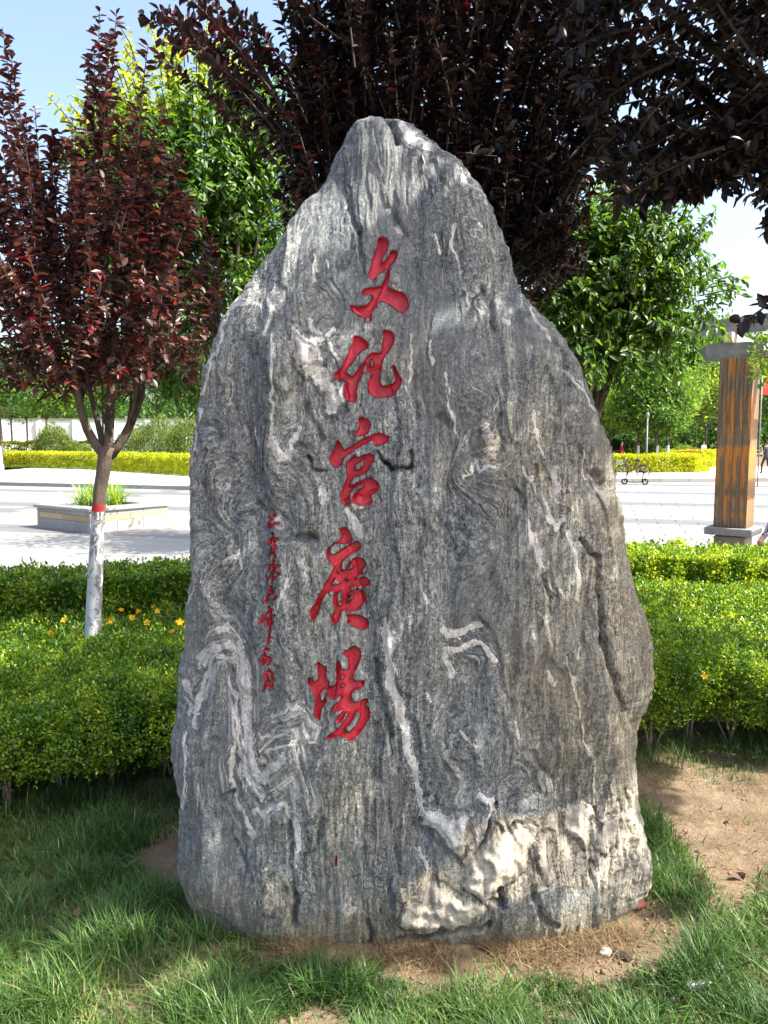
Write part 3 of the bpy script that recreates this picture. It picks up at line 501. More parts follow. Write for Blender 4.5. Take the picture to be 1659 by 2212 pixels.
CREN = [(z4([(560, 700), (800, 600), (900, 900)]), 90), (z3([(560, 600), (640, 900)]), 80), (z5([(420, 450), (450, 900)]), 90), (z2([(420, 700), (800, 1050)]), 110), (z3([(550, 1500), (500, 1700)]), 70), (z1([(560, 330), (600, 330)]), 40)]
def stone_fields(x, z):
    """everything that follows the surface: photo position, flow coordinates, relief (m, outwards), whiteness, warmth"""
    Yb, xi = front_base(x, z); px, py = proj(np.stack([x, Yb, z], -1))
    warp = .026 * N(x * 2.3, z * 1.1, 3) + .016 * N(x * 7, z * 3.2, 4) + .007 * N(x * 19, z * 11, 5)
    s = x + warp; t = z + .03 * N(x * 5, z * 5, 6)
    M = np.zeros(x.shape); ps, pt_ = s.copy(), t.copy()
    for (ux, uy, rad, ang) in TWIST:
        tx, tz = to_surface(np.array(float(ux)), np.array(float(uy))); dx, dz = ps - float(tx), (pt_ - float(tz)); dd = np.hypot(dx, dz * .62) / (rad * .0014 * 1.1)
        k = 1 - sm(.15, 1, dd + .25 * N(x * 6, z * 6, 57)); a_ = k * ang * .8; M = np.maximum(M, k)
        ca, sa = np.cos(a_), np.sin(a_); ps, pt_ = float(tx) + dx * ca - dz * sa, float(tz) + dx * sa + dz * ca
    # folds near the traced bands: the lamination follows the band
    FD = np.full(x.shape, 1e9); FS = np.zeros(x.shape); FA = np.zeros(x.shape)
    for q_, (pts, w_, k) in enumerate(VE):
        if q_ > 11 or len(pts) < 3: continue
        xs = [p[0] for p in pts]; ys = [p[1] for p in pts]; m = (px > min(xs) - 40) & (px < max(xs) + 50) & (py > min(ys) - 50) & (py < max(ys) + 50)
        if not m.any(): continue
        d, sg, arc = seg_param(px[m], py[m], pts); b = d < FD[m]; idx = np.nonzero(m); sel = tuple(i_[b] for i_ in idx)
        tl = sum(math.hypot(b2[0] - a2[0], b2[1] - a2[1]) for a2, b2 in zip(pts[:-1], pts[1:])); d = d + 30 * (1 - sm(0, 26, np.minimum(arc, tl - arc))); FD[sel] = d[b]; FS[sel] = (sg * d)[b] / 720 + q_ * .37; FA[sel] = arc[b] / 720
    fold = 1 - sm(9, 32, FD + 9 * N(x * 9, z * 9, 58)); sh = FS - np.round(FS / .37) * .37
    zig = .006 * N(x * 38, z * 30, 8) + .004 * N(x * 75, z * 60, 7)
    ps = ps + zig * (.25 + .75 * np.maximum(M, sm(.1, .5, N(x * 2.6, z * 1.7, 9))))
    # jittered photo position so that traced lines wander
    jx = px + 7 * N(x * 16, z * 16, 20) + 3.2 * N(x * 45, z * 45, 21); jy = py + 7 * N(x * 16, z * 16, 22) + 3.2 * N(x * 45, z * 45, 23)
    vein = np.zeros(x.shape); warm = np.zeros(x.shape); rel = np.zeros(x.shape)
    for pts, w_, k in VE:
        w2 = w_ * .62; d = local(jx, jy, pts, w_ + 22, seg_dist)
        m = d < w_ * 1.6 + 12
        if m.any():
            _, sg_, arc_ = seg_param(px[m], py[m], pts); st_n = N(sg_ * d[m] * .55 + k * 31, arc_ * .045, 70); fray = N(sg_ * d[m] * .16 + k * 13, arc_ * .02, 71)
            v = (1 - sm(w2 * .35, w2 * 1.1 + 1.4, d[m] + 2.2 * fray)) * k * (1 - .5 * sm(.15, .42, st_n))
            v = np.maximum(v, .72 * k * (1 - sm(w2, w2 * 2.2 + 7, d[m])) * sm(.18, .40, N(sg_ * d[m] * .42 + 7 * k, arc_ * .03, 72))); vein[m] = np.maximum(vein[m], v * 1.42); rel[m] += .0012 * v
    for P, k, wm in PA:
        kx = jx + 11 * N(x * 11, z * 11, 73) + 5 * N(x * 34, z * 24, 74); ky = jy + 14 * N(x * 11, z * 9, 75) + 7 * N(x * 34, z * 20, 76); d = local(kx, ky, P, 34, poly_sd); m = d < 28
        if m.any():
            v = 1 - sm(-16, 8, d[m]); vein[m] = np.maximum(vein[m], v * k); warm[m] = np.maximum(warm[m], wm * v); rel[m] += (.012 * (1 - sm(-22, 6, d[m])) - .007 * np.exp(-((d[m] - 4) / 3.5) ** 2) + .010 * (np.abs(N(x[m] * 17, z[m] * 13, 77)) - .25) * v + .006 * N(x[m] * 40, z[m] * 32, 78) * v) * (min(1, k * 1.3) if abs(k - .44) > .01 else .12)
    for pts, w_, dep in CR:
        d = local(jx, jy, pts, w_ * 1.6 + 4, seg_dist); m = d < w_ * 1.6 + 3
        if m.any(): rel[m] -= 1.5 * dep * (1 - sm(0, w_ * .9 + 2, d[m])) * (.75 + .5 * N(x[m] * 9, z[m] * 9, 33))
    warm = np.maximum(warm, 1.25 * sm(.24, .0, z + .08 * N(x * 4, z * 4, 30)))
    warm = np.maximum(warm, .95 * sm(.25, .85, xi + .3 * N(x * 3, z * 2, 31)) * sm(2.1, 1.2, z))
    warm = np.maximum(warm, .28 * sm(.25, .55, N(x * 3.1, z * 2.2, 32)))
    lump = .030 * N(x * 3.3 + .6, z * 2.0, 40) + .022 * N(x * 1.5, z * .9, 41)
    flute = .022 * N(x * 8 + 1.5 * N(x * 2, z * 1.3, 42), z * 1.3, 43) + .009 * N(x * 19 + N(x * 3, z * 3, 44), z * 2.6, 45)
    strat = .0052 * N(ps * 55, pt_ * 6, 46) + .0026 * N(ps * 120, pt_ * 14, 47)
    ledge = .010 * sm(.05, .12, N(x * 6, z * 2.4, 48)) - .005
    rock = .006 * N(x * 26, z * 22, 50) * (vein > .5)
    soft = 1 - .6 * sm(.2, .0, z)
    relsm = rel + lump + (flute + ledge) * soft
    rel = rel + lump + (flute + strat * (1 - .5 * (vein > .5)) + ledge + rock) * soft
    return px, py, ps, pt_, rel, vein, warm, np.stack([FS, FA, fold], -1), relsm
def place_on_stone(x, z, rel, back=False):
    cx, a, b = prof(z); a_ = np.maximum(a, 1e-4); xi = np.clip((x - cx) / a_, -1, 1)
    yy = (1 - np.abs(xi) ** SN) ** (1 / SN)
    nxv = np.sign(xi) * np.abs(xi) ** (SN - 1) / a_; nyv = yy ** (SN - 1) / np.maximum(b, .02); l = np.hypot(nxv, nyv) + 1e-9
    sg = 1 if back else -1
    k = np.clip(np.minimum((ZTOP - z) / .05, 1), 0, 1)
    edge = 1 - .45 * np.abs(xi) ** 6
    return np.stack([x + nxv / l * rel * k * edge, cyz(z) + sg * b * yy + sg * nyv / l * rel * k, z + rel * .0], -1)
NCF, NR = 560, 680
qf = np.linspace(-1, 1, NCF); xif = .62 * qf + .38 * np.sin(qf * math.pi / 2); xif = np.clip(xif, -1, 1)
qb = np.linspace(1, -1, 72)[1:-1]; xib = np.sin(qb * math.pi / 2)
zr = np.concatenate([np.linspace(ZBOT, ZTOP - .03, NR - 24), ZTOP - .03 * (1 - np.linspace(0, 1, 25)[1:]) ** 2])
XI, ZR = np.meshgrid(xif, zr); cx, a, b = prof(ZR); X = cx + a * XI
px, py, ps, pt_, rel, vein, warm, foldv, _ = stone_fields(X, ZR)
carve = np.zeros(X.shape)
for k_, c in CHARS.items():
    x0, x1, y0, y1 = char_box(c); m = (px > x0) & (px < x1) & (py > y0) & (py < y1)
    if m.any():
        d = char_sd(px[m], py[m], c); carve[m] = np.maximum(carve[m], (d < -.15) * .020)
        if k_ not in ('tick', 'dots'): vein[m] *= (1 - .3 * (d < 3))
PF = place_on_stone(X, ZR, rel - carve)
XIb, ZRb = np.meshgrid(xib, zr); cxb, ab, bb = prof(ZRb); Xb = cxb + ab * XIb
relb = .022 * N(Xb * 1.5, ZRb * .9, 41) + .012 * N(Xb * 9, ZRb * 2, 60)
PB = place_on_stone(Xb, ZRb, relb, True)
P = np.concatenate([PF, PB], 1); nc = P.shape[1]
zo = np.zeros(Xb.shape)
def cat(f, b): return np.concatenate([f, b], 1).reshape(-1)
flow = np.stack([cat(ps, Xb + 3), cat(pt_, ZRb), cat(XI * 0, zo)], -1)
foldf = np.stack([cat(foldv[..., i_], zo) for i_ in range(3)], -1)
ii = (np.arange(len(zr) - 1)[:, None] * nc + np.arange(nc)[None]); jj = (np.arange(len(zr) - 1)[:, None] * nc + (np.arange(nc)[None] + 1) % nc)
Fq = np.stack([ii, jj, jj + nc, ii + nc], -1).reshape(-1, 4)

def stone_mat():
    m, t, p = newmat('folded_gneiss'); L = t.links
    fl = nd(t, 'ShaderNodeAttribute', attribute_name='flow').outputs['Vector']
    ve_ = nd(t, 'ShaderNodeAttribute', attribute_name='vein').outputs['Fac']; wa = nd(t, 'ShaderNodeAttribute', attribute_name='warm').outputs['Fac']
    ob = nd(t, 'ShaderNodeTexCoord').outputs['Object']
    fo = nd(t, 'ShaderNodeAttribute', attribute_name='fold').outputs['Vector']; sx = nd(t, 'ShaderNodeSeparateXYZ'); L.new(fo, sx.inputs[0]); fw = sx.outputs[2]
    cb = nd(t, 'ShaderNodeCombineXYZ'); L.new(sx.outputs[0], cb.inputs[0]); L.new(sx.outputs[1], cb.inputs[1]); fv = cb.outputs[0]
    def lay(*a_):
        u_ = noise(t, fl, *a_); w_ = noise(t, fv, *a_); n_ = nd(t, 'ShaderNodeMix'); L.new(fw, n_.inputs[0]); L.new(u_, n_.inputs[2]); L.new(w_, n_.inputs[3]); return n_.outputs[0]
    fine = lay(190, 4, .75, 1.2, (1, .30, 1)); mid = lay(62, 6, .72, 1.2, (1, .14, 1)); big = noise(t, fl, 11, 4, .5, 0, (1, .25, 1))
    gr = noise(t, ob, 420, 3, .6); mott = noise(t, ob, 60, 7, .75, 1.6)
    v = mth(t, 'ADD', mth(t, 'MULTIPLY', fine, .5), mth(t, 'MULTIPLY', mid, .5)); v = mth(t, 'ADD', v, mth(t, 'MULTIPLY', mth(t, 'SUBTRACT', mott, .5), .85))
    c = ramp(t, v, [(.36, (.028, .031, .031)), (.44, (.115, .127, .127)), (.50, (.235, .254, .252)), (.56, (.36, .38, .37)), (.64, (.68, .70, .68))])
    c = mixc(t, ramp(t, big, [(.35, grey(0)), (.65, grey(.6))]), c, mixc(t, .5, c, (.20, .23, .245)))
    zone = noise(t, fl, 7, 3, .5, .3, (1, .10, 1)); c = mixc(t, 1.0, c, ramp(t, zone, [(.36, (.58, .63, .70)), (.50, (1, 1, 1)), (.62, (1.25, 1.23, 1.17))]), 'MULTIPLY')
    smz = noise(t, ob, 2.6, 4, .55, .6, (1, 1, .5)); c = mixc(t, ramp(t, smz, [(.47, grey(0)), (.62, grey(.62))]), c, mixc(t, .25, (.215, .232, .236), c))
    # thin natural white laminae
    lam = noise(t, fl, 60, 5, .75, 1.8, (1, .07, 1)); patch = noise(t, ob, 5.5, 4, .6)
    lm = mth(t, 'MULTIPLY', ramp(t, lam, [(.585, grey(0)), (.63, grey(1))]), ramp(t, patch, [(.44, grey(0.12)), (.60, grey(.9))]))
    c = mixc(t, lm, c, (.62, .62, .60))
    lamf = noise(t, fv, 62, 3, .6, .9, (1, .07, 1)); lmf = mth(t, 'MULTIPLY', ramp(t, lamf, [(.53, grey(0)), (.59, grey(1))]), mth(t, 'MULTIPLY', fw, .85))
    c = mixc(t, lmf, c, (.70, .71, .69)); c = mixc(t, mth(t, 'MULTIPLY', ramp(t, lamf, [(.36, grey(.55)), (.43, grey(0))]), fw), c, (.07, .075, .075))
    # traced veins, broken up by the lamination
    brk = mth(t, 'ADD', mth(t, 'MULTIPLY', mid, .5), mth(t, 'MULTIPLY', mott, .5))
    vv = mth(t, 'ADD', mth(t, 'MULTIPLY', ve_, 1.3), mth(t, 'MULTIPLY', mth(t, 'SUBTRACT', brk, .5), 3.0)); vm = ramp(t, vv, [(.50, grey(0)), (.72, grey(1))])
    wc = ramp(t, mth(t, 'ADD', mth(t, 'MULTIPLY', mott, .4), mth(t, 'MULTIPLY', mid, .6)), [(.35, (.34, .34, .33)), (.41, (.60, .605, .59)), (.48, (.80, .805, .785)), (.58, (.88, .88, .86))])
    vo = nd(t, 'ShaderNodeTexVoronoi', feature='DISTANCE_TO_EDGE'); vo.inputs['Scale'].default_value = 34; wv = nd(t, 'ShaderNodeVectorMath', operation='ADD'); L.new(ob, wv.inputs[0])
    nv = nd(t, 'ShaderNodeTexNoise'); nv.inputs['Scale'].default_value = 26; nv.inputs['Detail'].default_value = 4; sv = nd(t, 'ShaderNodeVectorMath', operation='SCALE'); sv.inputs[3].default_value = .06; L.new(ob, nv.inputs[0]); L.new(nv.outputs[1], sv.inputs[0]); L.new(sv.outputs[0], wv.inputs[1]); L.new(wv.outputs[0], vo.inputs['Vector'])
    ck = ramp(t, vo.outputs[0], [(.0, grey(1)), (.07, grey(0))]); wc = mixc(t, mth(t, 'MULTIPLY', ck, .42), wc, (.16, .15, .13))
    c = mixc(t, vm, c, wc)
    # iron staining
    st = mth(t, 'MULTIPLY', mth(t, 'MULTIPLY', wa, .85), ramp(t, mth(t, 'ADD', mth(t, 'MULTIPLY', patch, .4), mth(t, 'MULTIPLY', mott, .6)), [(.32, grey(.15)), (.6, grey(1))]))
    c = mixc(t, st, c, mixc(t, 1.0, c, (1.12, .97, .74), 'MULTIPLY')); c = mixc(t, mth(t, 'MULTIPLY', st, .34), c, (.40, .315, .19))
    c = mixc(t, .35, c, mixc(t, 1.0, c, ramp(t, gr, [(.3, grey(.55)), (.7, grey(1.5))]), 'MULTIPLY'))
    L.new(c, p.inputs['Base Color']); p.inputs['Roughness'].default_value = .78; p.inputs['Specular IOR Level'].default_value = .35
    h = mth(t, 'ADD', v, mth(t, 'MULTIPLY', mott, .5)); b1 = bump(t, h, 1.0, .014, None); b1 = bump(t, mth(t, 'MULTIPLY', ck, vm), .5, -.01, None, b1); bump(t, gr, .5, .0016, p, b1)
    return m
M_stone = stone_mat()
stone = empty('inscribed_standing_stone', (.03, 2.5, 0), label='tall grey gneiss boulder with white folded veins and carved red calligraphy', cat='stone monument')
rock = mesh_np('boulder', P.reshape(-1, 3), [Fq], M_stone, stone, {'flow': ('FLOAT_VECTOR', flow), 'fold': ('FLOAT_VECTOR', foldf), 'vein': ('FLOAT', cat(vein, zo)), 'warm': ('FLOAT', cat(warm, zo))}, smooth=True)

def red_mat():
    m, t, p = newmat('red_enamel'); ob = nd(t, 'ShaderNodeTexCoord').outputs['Object']
    n = noise(t, ob, 60, 6, .65); gm = noise(t, ob, 14, 6, .7); c = ramp(t, n, [(.3, (.30, .004, .014)), (.5, (.40, .008, .024)), (.72, (.48, .02, .04))])
    c = mixc(t, ramp(t, gm, [(.52, grey(0)), (.66, grey(.55))]), c, (.20, .012, .022)); c = mixc(t, ramp(t, noise(t, ob, 90, 5, .7), [(.66, grey(0)), (.70, grey(.8))]), c, (.30, .22, .2))
    t.links.new(c, p.inputs['Base Color']); p.inputs['Roughness'].default_value = .42
    t.links.new(ramp(t, noise(t, ob, 9, 3, .5), [(.45, grey(.55)), (.65, grey(.16))]), p.inputs['Roughness'])
    bump(t, noise(t, ob, 150, 6, .6), .8, .004, p); return m
M_red = red_mat()
NAMES = {'wen': 'topmost large red carved character, two crossing strokes below a dot', 'hua': 'second large red carved character with a hooked right stroke', 'gong': 'third large red carved character under a roof stroke', 'guang': 'fourth large red carved character with a long left sweep', 'chang': 'lowest large red carved character, left radical apart from the rest',
         'er': 'first small red date character, two strokes', 'ling': 'second small red date character', 'ling2': 'third small red date character', 'liu': 'fourth small red date character', 'nian': 'fifth small red date character with long tail', 'wu': 'sixth small red date character', 'yue': 'lowest small red date character', 'tick': 'small red paint fleck low on the stone', 'dots': 'two red paint specks right of the columns'}
for k_, c in CHARS.items():
    small = k_ in SMALL; step = .55 if small else .95
    x0, x1, y0, y1 = char_box(c); gx = np.arange(x0, x1, step); gy = np.arange(y0, y1, step); A, B = np.meshgrid(gx, gy)
    d = char_sd(A, B, c); keep = d < 0.35
    cell = keep[:-1, :-1] & keep[1:, :-1] & keep[:-1, 1:] & keep[1:, 1:]
    cell |= (d[:-1, :-1] < 0) | (d[1:, :-1] < 0) | (d[:-1, 1:] < 0) | (d[1:, 1:] < 0)
    e = .3; gxv = (char_sd(A + e, B, c) - char_sd(A - e, B, c)) / (2 * e); gyv = (char_sd(A, B + e, c) - char_sd(A, B - e, c)) / (2 * e)
    out = np.clip(d - .25, 0, 2.2); A2 = A - gxv * out; B2 = B - gyv * out; d2 = np.minimum(d, .25)
    x, z = to_surface(A2, B2); _, _, _, _, rl, _, _, _, rls = stone_fields(x, z); kk = sm(-.3, -2.2, d); rl = rl * (1 - kk) + rls * kk
    dep = (.015 if not small else .006) * sm(.25, -(2.6 if not small else 1.6), d2) - .0016
    # painted hollow, coarse brushed enamel
    Pc = place_on_stone(x, z, rl - dep)
    nn = A.shape[1]; I = np.argwhere(cell); i0 = I[:, 0] * nn + I[:, 1]
    Fc = np.stack([i0, i0 + nn, i0 + nn + 1, i0 + 1], 1); used, inv = np.unique(Fc, return_inverse=True)
    o = mesh_np('carved_character' if k_ not in ('tick', 'dots') else 'paint_fleck', Pc.reshape(-1, 3)[used], [inv.reshape(-1, 4)[:, ::-1]], M_red, stone, smooth=True)
    o['label'] = NAMES[k_]

# ------------------------------------------------------------------ trees
def limb_tube(mb, pts, r0, r1, seg=8, k=10):
    pts = np.array(pts, float); n = len(pts); t = np.linspace(0, n - 1, k)
    q = np.stack([np.interp(t, np.arange(n), pts[:, a]) for a in range(3)], 1)
    q[1:-1] = (q[:-2] + 2 * q[1:-1] + q[2:]) / 4
    mb.tube(q, np.linspace(r0, r1, k), seg, rough=.04)
P_purple = [(0, (.020, .009, .012)), (.35, (.036, .018, .019)), (.6, (.070, .035, .033)), (.78, (.14, .085, .074)), (.93, (.22, .145, .125)), (1, (.15, .02, .022))]
M_purple = leafmat('purple_leaf_red_edge', P_purple, .22, .40, (1.8, .7, .6), .45)
P_dark = [(0, (.008, .007, .009)), (.5, (.018, .014, .016)), (.85, (.036, .026, .026)), (.97, (.05, .03, .03)), (1, (.10, .012, .018))]
M_pdark = leafmat('dark_plum_leaf', P_dark, .12, .42, (1.9, .75, .65), .4)
M_pd_single = leafmat('dark_plum_leaf_single', P_dark, .12, .42, (1.9, .75, .65), .4, objrand=True)
M_p_single = leafmat('purple_leaf_single', P_purple, .22, .40, (1.8, .7, .6), .45, objrand=True)
M_green = leafmat('glossy_green_leaf', [(0, (.022, .065, .012)), (.45, (.06, .14, .024)), (.75, (.12, .23, .035)), (1, (.34, .40, .06))], .42, .44, (1.7, 1.6, .5), .5)
M_lime = leafmat('fresh_yellow_green_leaf', [(0, (.05, .11, .02)), (.5, (.13, .22, .035)), (1, (.30, .36, .06))], .5, .4, (1.5, 1.5, .5), .4)

def tree(name, loc, **k): return empty(name, loc, **k)
def crown_shoots(rg, n, c, r, axis, up=.7, ln=(.5, 1.1), spread=.35):
    """n shoots: tips through an ellipsoid, roots lower and nearer the axis"""
    T = ellipsoid(rg, n, c, r, .35); T = T + rg.normal(size=T.shape) * .05; up = up * rg.uniform(.35, 1.15, (n, 1)); d = T - np.array(axis); d[:, 2] *= .4; d = nz(d)
    l = rg.uniform(*ln, n)[:, None]; B = T - (d * spread + np.concatenate([np.zeros((n, 2)), up], 1) + rg.normal(size=d.shape) * .13) * l
    C = (B + T) / 2 + d * l * .12 + rg.normal(size=B.shape) * .075
    return B, C, T

# --- left purple plum
rg = np.random.default_rng(21)
tY = 5.0; tb = pt(200, 1372, tY); tree1 = tree('purple_leaf_plum_tree', tuple(tb), label='slim purple leaved plum tree with whitewashed trunk and red band left of the stone', cat='tree')
def tp(x, y, dY=0): return pt(x, y, tY + dY)
trk = [tp(200, 1400), tp(204, 1290), tp(208, 1200), tp(213, 1120), tp(216, 1060), tp(223, 1020), tp(229, 985), tp(232, 965)]
mb = MB(); mb.tube(trk, [.050, .047, .043, .040, .041, .044, .052, .06], 14, rough=.03); mb.build('trunk', M_bark, tree1, True)
ww = MB().tube([tp(200, 1400), tp(204, 1290), tp(208, 1200), tp(212.6, 1104)], [.0545, .050, .0455, .0425], 16, caps=False, rough=.015); ww.build('whitewash', M_white, tree1, True)
MB().tube([tp(212.6, 1104), tp(213.6, 1087)], [.0432, .0428], 16, caps=False).build('red_band', M_redband, tree1, True)
for pts, r0, r1 in [([(228, 985), (205, 960), (188, 930), (172, 880), (162, 820), (155, 740), (140, 640)], .034, .012), ([(172, 880), (185, 820), (190, 740), (185, 640)], .018, .008), ([(226, 975), (215, 930), (206, 890), (190, 830), (178, 760), (172, 690)], .022, .012), ([(234, 970), (236, 930), (240, 860), (243, 780), (246, 640), (250, 500)], .036, .014), ([(238, 985), (262, 955), (285, 915), (298, 860), (300, 800), (300, 700), (310, 560)], .034, .012), ([(285, 915), (300, 880), (314, 830), (320, 760), (335, 640)], .02, .009), ([(250, 960), (275, 925), (283, 880), (283, 830)], .014, .008), ([(238, 940), (225, 900), (222, 880)], .016, .012), ([(236, 900), (228, 872)], .026, .022)]:
    mb = MB(); limb_tube(mb, [tp(x, y, (i * .02) * (1 if x > 230 else -1)) for i, (x, y) in enumerate(pts)], r0, r1); mb.build('limb', M_bark if r0 > .03 else M_darkbark, tree1, True)
cc = tp(205, 560); B, C, T = crown_shoots(rg, 235, (cc[0] - .10, 5.0, cc[2] - .02), (.92, .65, .88), (tb[0], 5, 2.2), .8, (.45, .9))
sp_t = [(5, 60), (22, 110), (-10, 150), (55, 250), (75, 230), (112, 330), (215, 25), (252, 30), (205, 110), (190, 130), (240, 70), (300, 200), (320, 95), (350, 230), (140, 300), (390, 330), (265, 250), (60, 300), (330, 300), (230, 140), (170, 345), (-40, 200), (30, 260)]
sb, st_ = [], []
for (x, y) in sp_t:
    dY = rg.uniform(-.35, .35); st_.append(tp(x, y, dY)); sb.append(tp(x + (205 - x) * .3 + rg.uniform(-10, 10) , y + rg.uniform(300, 420), dY * .5))
st_ = np.array(st_); sb = np.array(sb); sc_ = (sb + st_) / 2 + np.array([-.02, 0, .05])
B = np.concatenate([B, sb]); C = np.concatenate([C, sc_]); T = np.concatenate([T, st_])
# lower skirt of leaves about the limbs
q_ = 90; Tl = np.stack([tp(rg.uniform(40, 390), rg.uniform(620, 830), rg.uniform(-.45, .45)) for _ in range(q_)]); Bl = Tl + np.stack([(tb[0] - Tl[:, 0]) * .22, (5 - Tl[:, 1]) * .25, -.14 * rg.random(q_)], 1)
B = np.concatenate([B, Bl]); T = np.concatenate([T, Tl]); C = np.concatenate([C, (Bl + Tl) / 2])
_k = T[:, 2] > 1.80 + .25 * rg.random(len(T)); B, C, T = B[_k], C[_k], T[_k]; B[:, 2] = np.maximum(B[:, 2], 2.0 - .25 * rg.random(len(B))); C = np.maximum(C, np.minimum(B, T) * [1, 1, 1] * 0 + C); C[:, 2] = np.maximum(C[:, 2], 1.95)
PP, DD, NN = shoot_leaves(B, C, T, 78, rg, -.15, .45, 1., .8); n = len(PP)
Ls = rg.uniform(.040, .088, n); zz = PP[:, 2]
tint = np.clip(rg.beta(1.7, 3.2, n) + .42 * sm(3.1, 2.2, zz + .2 * rg.normal(size=n)) + .0 + (rg.random(n) < .05) * .5, 0, 1)
kp = single_leaves(PP, DD, NN, Ls, .55 * .057, M_p_single, tree1, 300, 'p')
leaf_mesh('crown', PP[kp], DD[kp], NN[kp], Ls[kp], Ls[kp] * .52, tint[kp], M_purple, tree1)
tw = MB()
for i in range(len(B)): tw.tube(bez(B[i], C[i], T[i], 5), np.linspace(.006, .0022, 5), 4, caps=False)
o = tw.build('twigs', M_darkbark, tree1); o['kind'] = 'stuff'

# --- big plum behind the stone
rg = np.random.default_rng(22)
t2 = tree('purple_leaf_plum_tree', (.25, 5.6, -.02), label='large dark purple plum tree spreading behind the top of the stone', cat='tree')
mb = MB(); mb.tube([(.25, 5.6, -.1), (.24, 5.6, .9), (.28, 5.6, 1.75)], [.09, .075, .08], 12, rough=.04); mb.build('trunk', M_bark, t2, True)
mains = []
for e in [(-.9, 5.4, 4.2), (-.5, 5.9, 4.8), (.1, 5.3, 4.9), (.5, 6.0, 4.9), (1.0, 5.5, 4.3), (1.3, 5.9, 3.4), (-.2, 5.1, 4.4), (.8, 5.1, 3.6)]:
    mb = MB(); c_ = np.array([.28 + (e[0] - .28) * .35, 5.6 + (e[1] - 5.6) * .4, 2.7]); bzp = bez(np.array([.28, 5.6, 1.7]), c_, np.array(e), 8)
    mb.tube(bzp, np.linspace(.05, .014, 8), 8, rough=.05); mb.build('limb', M_darkbark, t2, True)
B, C, T = crown_shoots(rg, 720, (.42, 5.6, 4.15), (1.2, .95, 1.6), (.28, 5.6, 2.2), .75, (.5, 1.0))
sp = [(330, 50), (355, 25), (405, 0), (385, 70), (430, 120), (470, 60), (455, 190), (520, 200), (560, 260), (600, 330), (540, 120), (500, 20), (590, 420), (620, 480), (440, 20), (350, 100)]
st_ = np.array([pt(x, y, 5.3 + rg.uniform(-.3, .3)) for x, y in sp for _ in (0, 1)]) + rg.normal(size=(len(sp) * 2, 3)) * .04
sb = st_ + np.stack([(0.0 - st_[:, 0]) * .45, np.zeros(len(st_)), -.35 - .3 * rg.random(len(st_))], 1)
st2 = np.array([pt(rg.uniform(1080, 1270), rg.uniform(330, 590), rg.uniform(4.9, 6.2)) for _ in range(190)]); sb2 = st2 + np.stack([-.25 * rg.random(190) - .1, np.zeros(190), .25 - .55 * rg.random(190)], 1)
st3 = np.array([pt(rg.uniform(620, 780), rg.uniform(150, 520), rg.uniform(4.9, 6.2)) for _ in range(110)]); sb3 = st3 + np.stack([.25 * rg.random(110) + .1, np.zeros(110), -.2 - .4 * rg.random(110)], 1)
B = np.concatenate([B, sb, sb2, sb3]); T = np.concatenate([T, st_, st2, st3]); C = np.concatenate([C, (sb + st_) / 2 + [0, 0, .08], (sb2 + st2) / 2, (sb3 + st3) / 2])
PP, DD, NN = shoot_leaves(B, C, T, 74, rg, -.1, .5, 1., .8); n = len(PP); Ls = rg.uniform(.045, .092, n)
tint = np.clip(rg.beta(1.6, 3.4, n) + .45 * sm(-.2, -1.0, PP[:, 0]) + (rg.random(n) < .02) * .7, 0, 1)
kp = single_leaves(PP, DD, NN, Ls, .55 * .06, M_pd_single, t2, 260, 'pd')
leaf_mesh('crown', PP[kp], DD[kp], NN[kp], Ls[kp], Ls[kp] * .54, tint[kp], M_pdark, t2)
tw = MB()
for i in range(len(B)): tw.tube(bez(B[i], C[i], T[i], 4), np.linspace(.007, .0022, 4), 4, caps=False)
o = tw.build('twigs', M_darkbark, t2); o['kind'] = 'stuff'

# --- near plum, upper right, trunk out of frame on the right
rg = np.random.default_rng(23)
t3 = tree('purple_leaf_plum_tree', (3.1, 3.7, -.02), label='overhanging dark plum branches in the upper right corner nearest the viewer', cat='tree')
MB().tube([(3.1, 3.7, -.1), (3.1, 3.7, 1.0), (3.0, 3.7, 1.9)], [.1, .085, .09], 12, rough=.04).build('trunk', M_bark, t3, True)
for e in [(1.3, 4.2, 3.9), (1.6, 3.2, 4.3), (2.4, 4.9, 4.3), (3.0, 3.0, 4.8), (4.2, 3.8, 4.3), (3.3, 4.8, 4.6), (1.0, 2.4, 4.2), (2.2, 1.6, 4.3), (1.9, 4.6, 3.2)]:
    c_ = np.array([3.0 + (e[0] - 3) * .4, 3.7 + (e[1] - 3.7) * .4, 2.9]); bzp = bez(np.array([3.0, 3.7, 1.85]), c_, np.array(e), 9)
    MB().tube(bzp, np.linspace(.05, .012, 9), 8, rough=.05).build('limb', M_darkbark, t3, True)
B, C, T = crown_shoots(rg, 880, (2.7, 3.3, 4.15), (1.95, 2.5, 1.25), (3., 3.7, 2.2), .45, (.5, 1.0), .7)
sp = [(1250, 200), (1220, 120), (1290, 330), (1330, 430), (1380, 440), (1440, 430), (1480, 420), (1500, 330), (1550, 340), (1600, 380), (1640, 420), (1655, 500), (1270, 260), (1400, 390), (1530, 300), (1620, 300), (1360, 330), (1310, 380), (1700, 480), (1460, 470), (1210, 60), (1240, 20), (1580, 350)]
st_ = np.array([pt(x, y + rg.uniform(-20, 15), 4.1 + rg.uniform(-.4, .5)) for x, y in sp for _ in range(7)])
sb = st_ + np.stack([.25 + .25 * rg.random(len(st_)), rg.normal(size=len(st_)) * .1, .12 + .25 * rg.random(len(st_))], 1)
sp2 = np.array([pt(1655, 640, 3.4), pt(1590, 705, 3.3), pt(1640, 690, 3.4)]); sb2 = sp2 + np.array([.45, .1, .22])
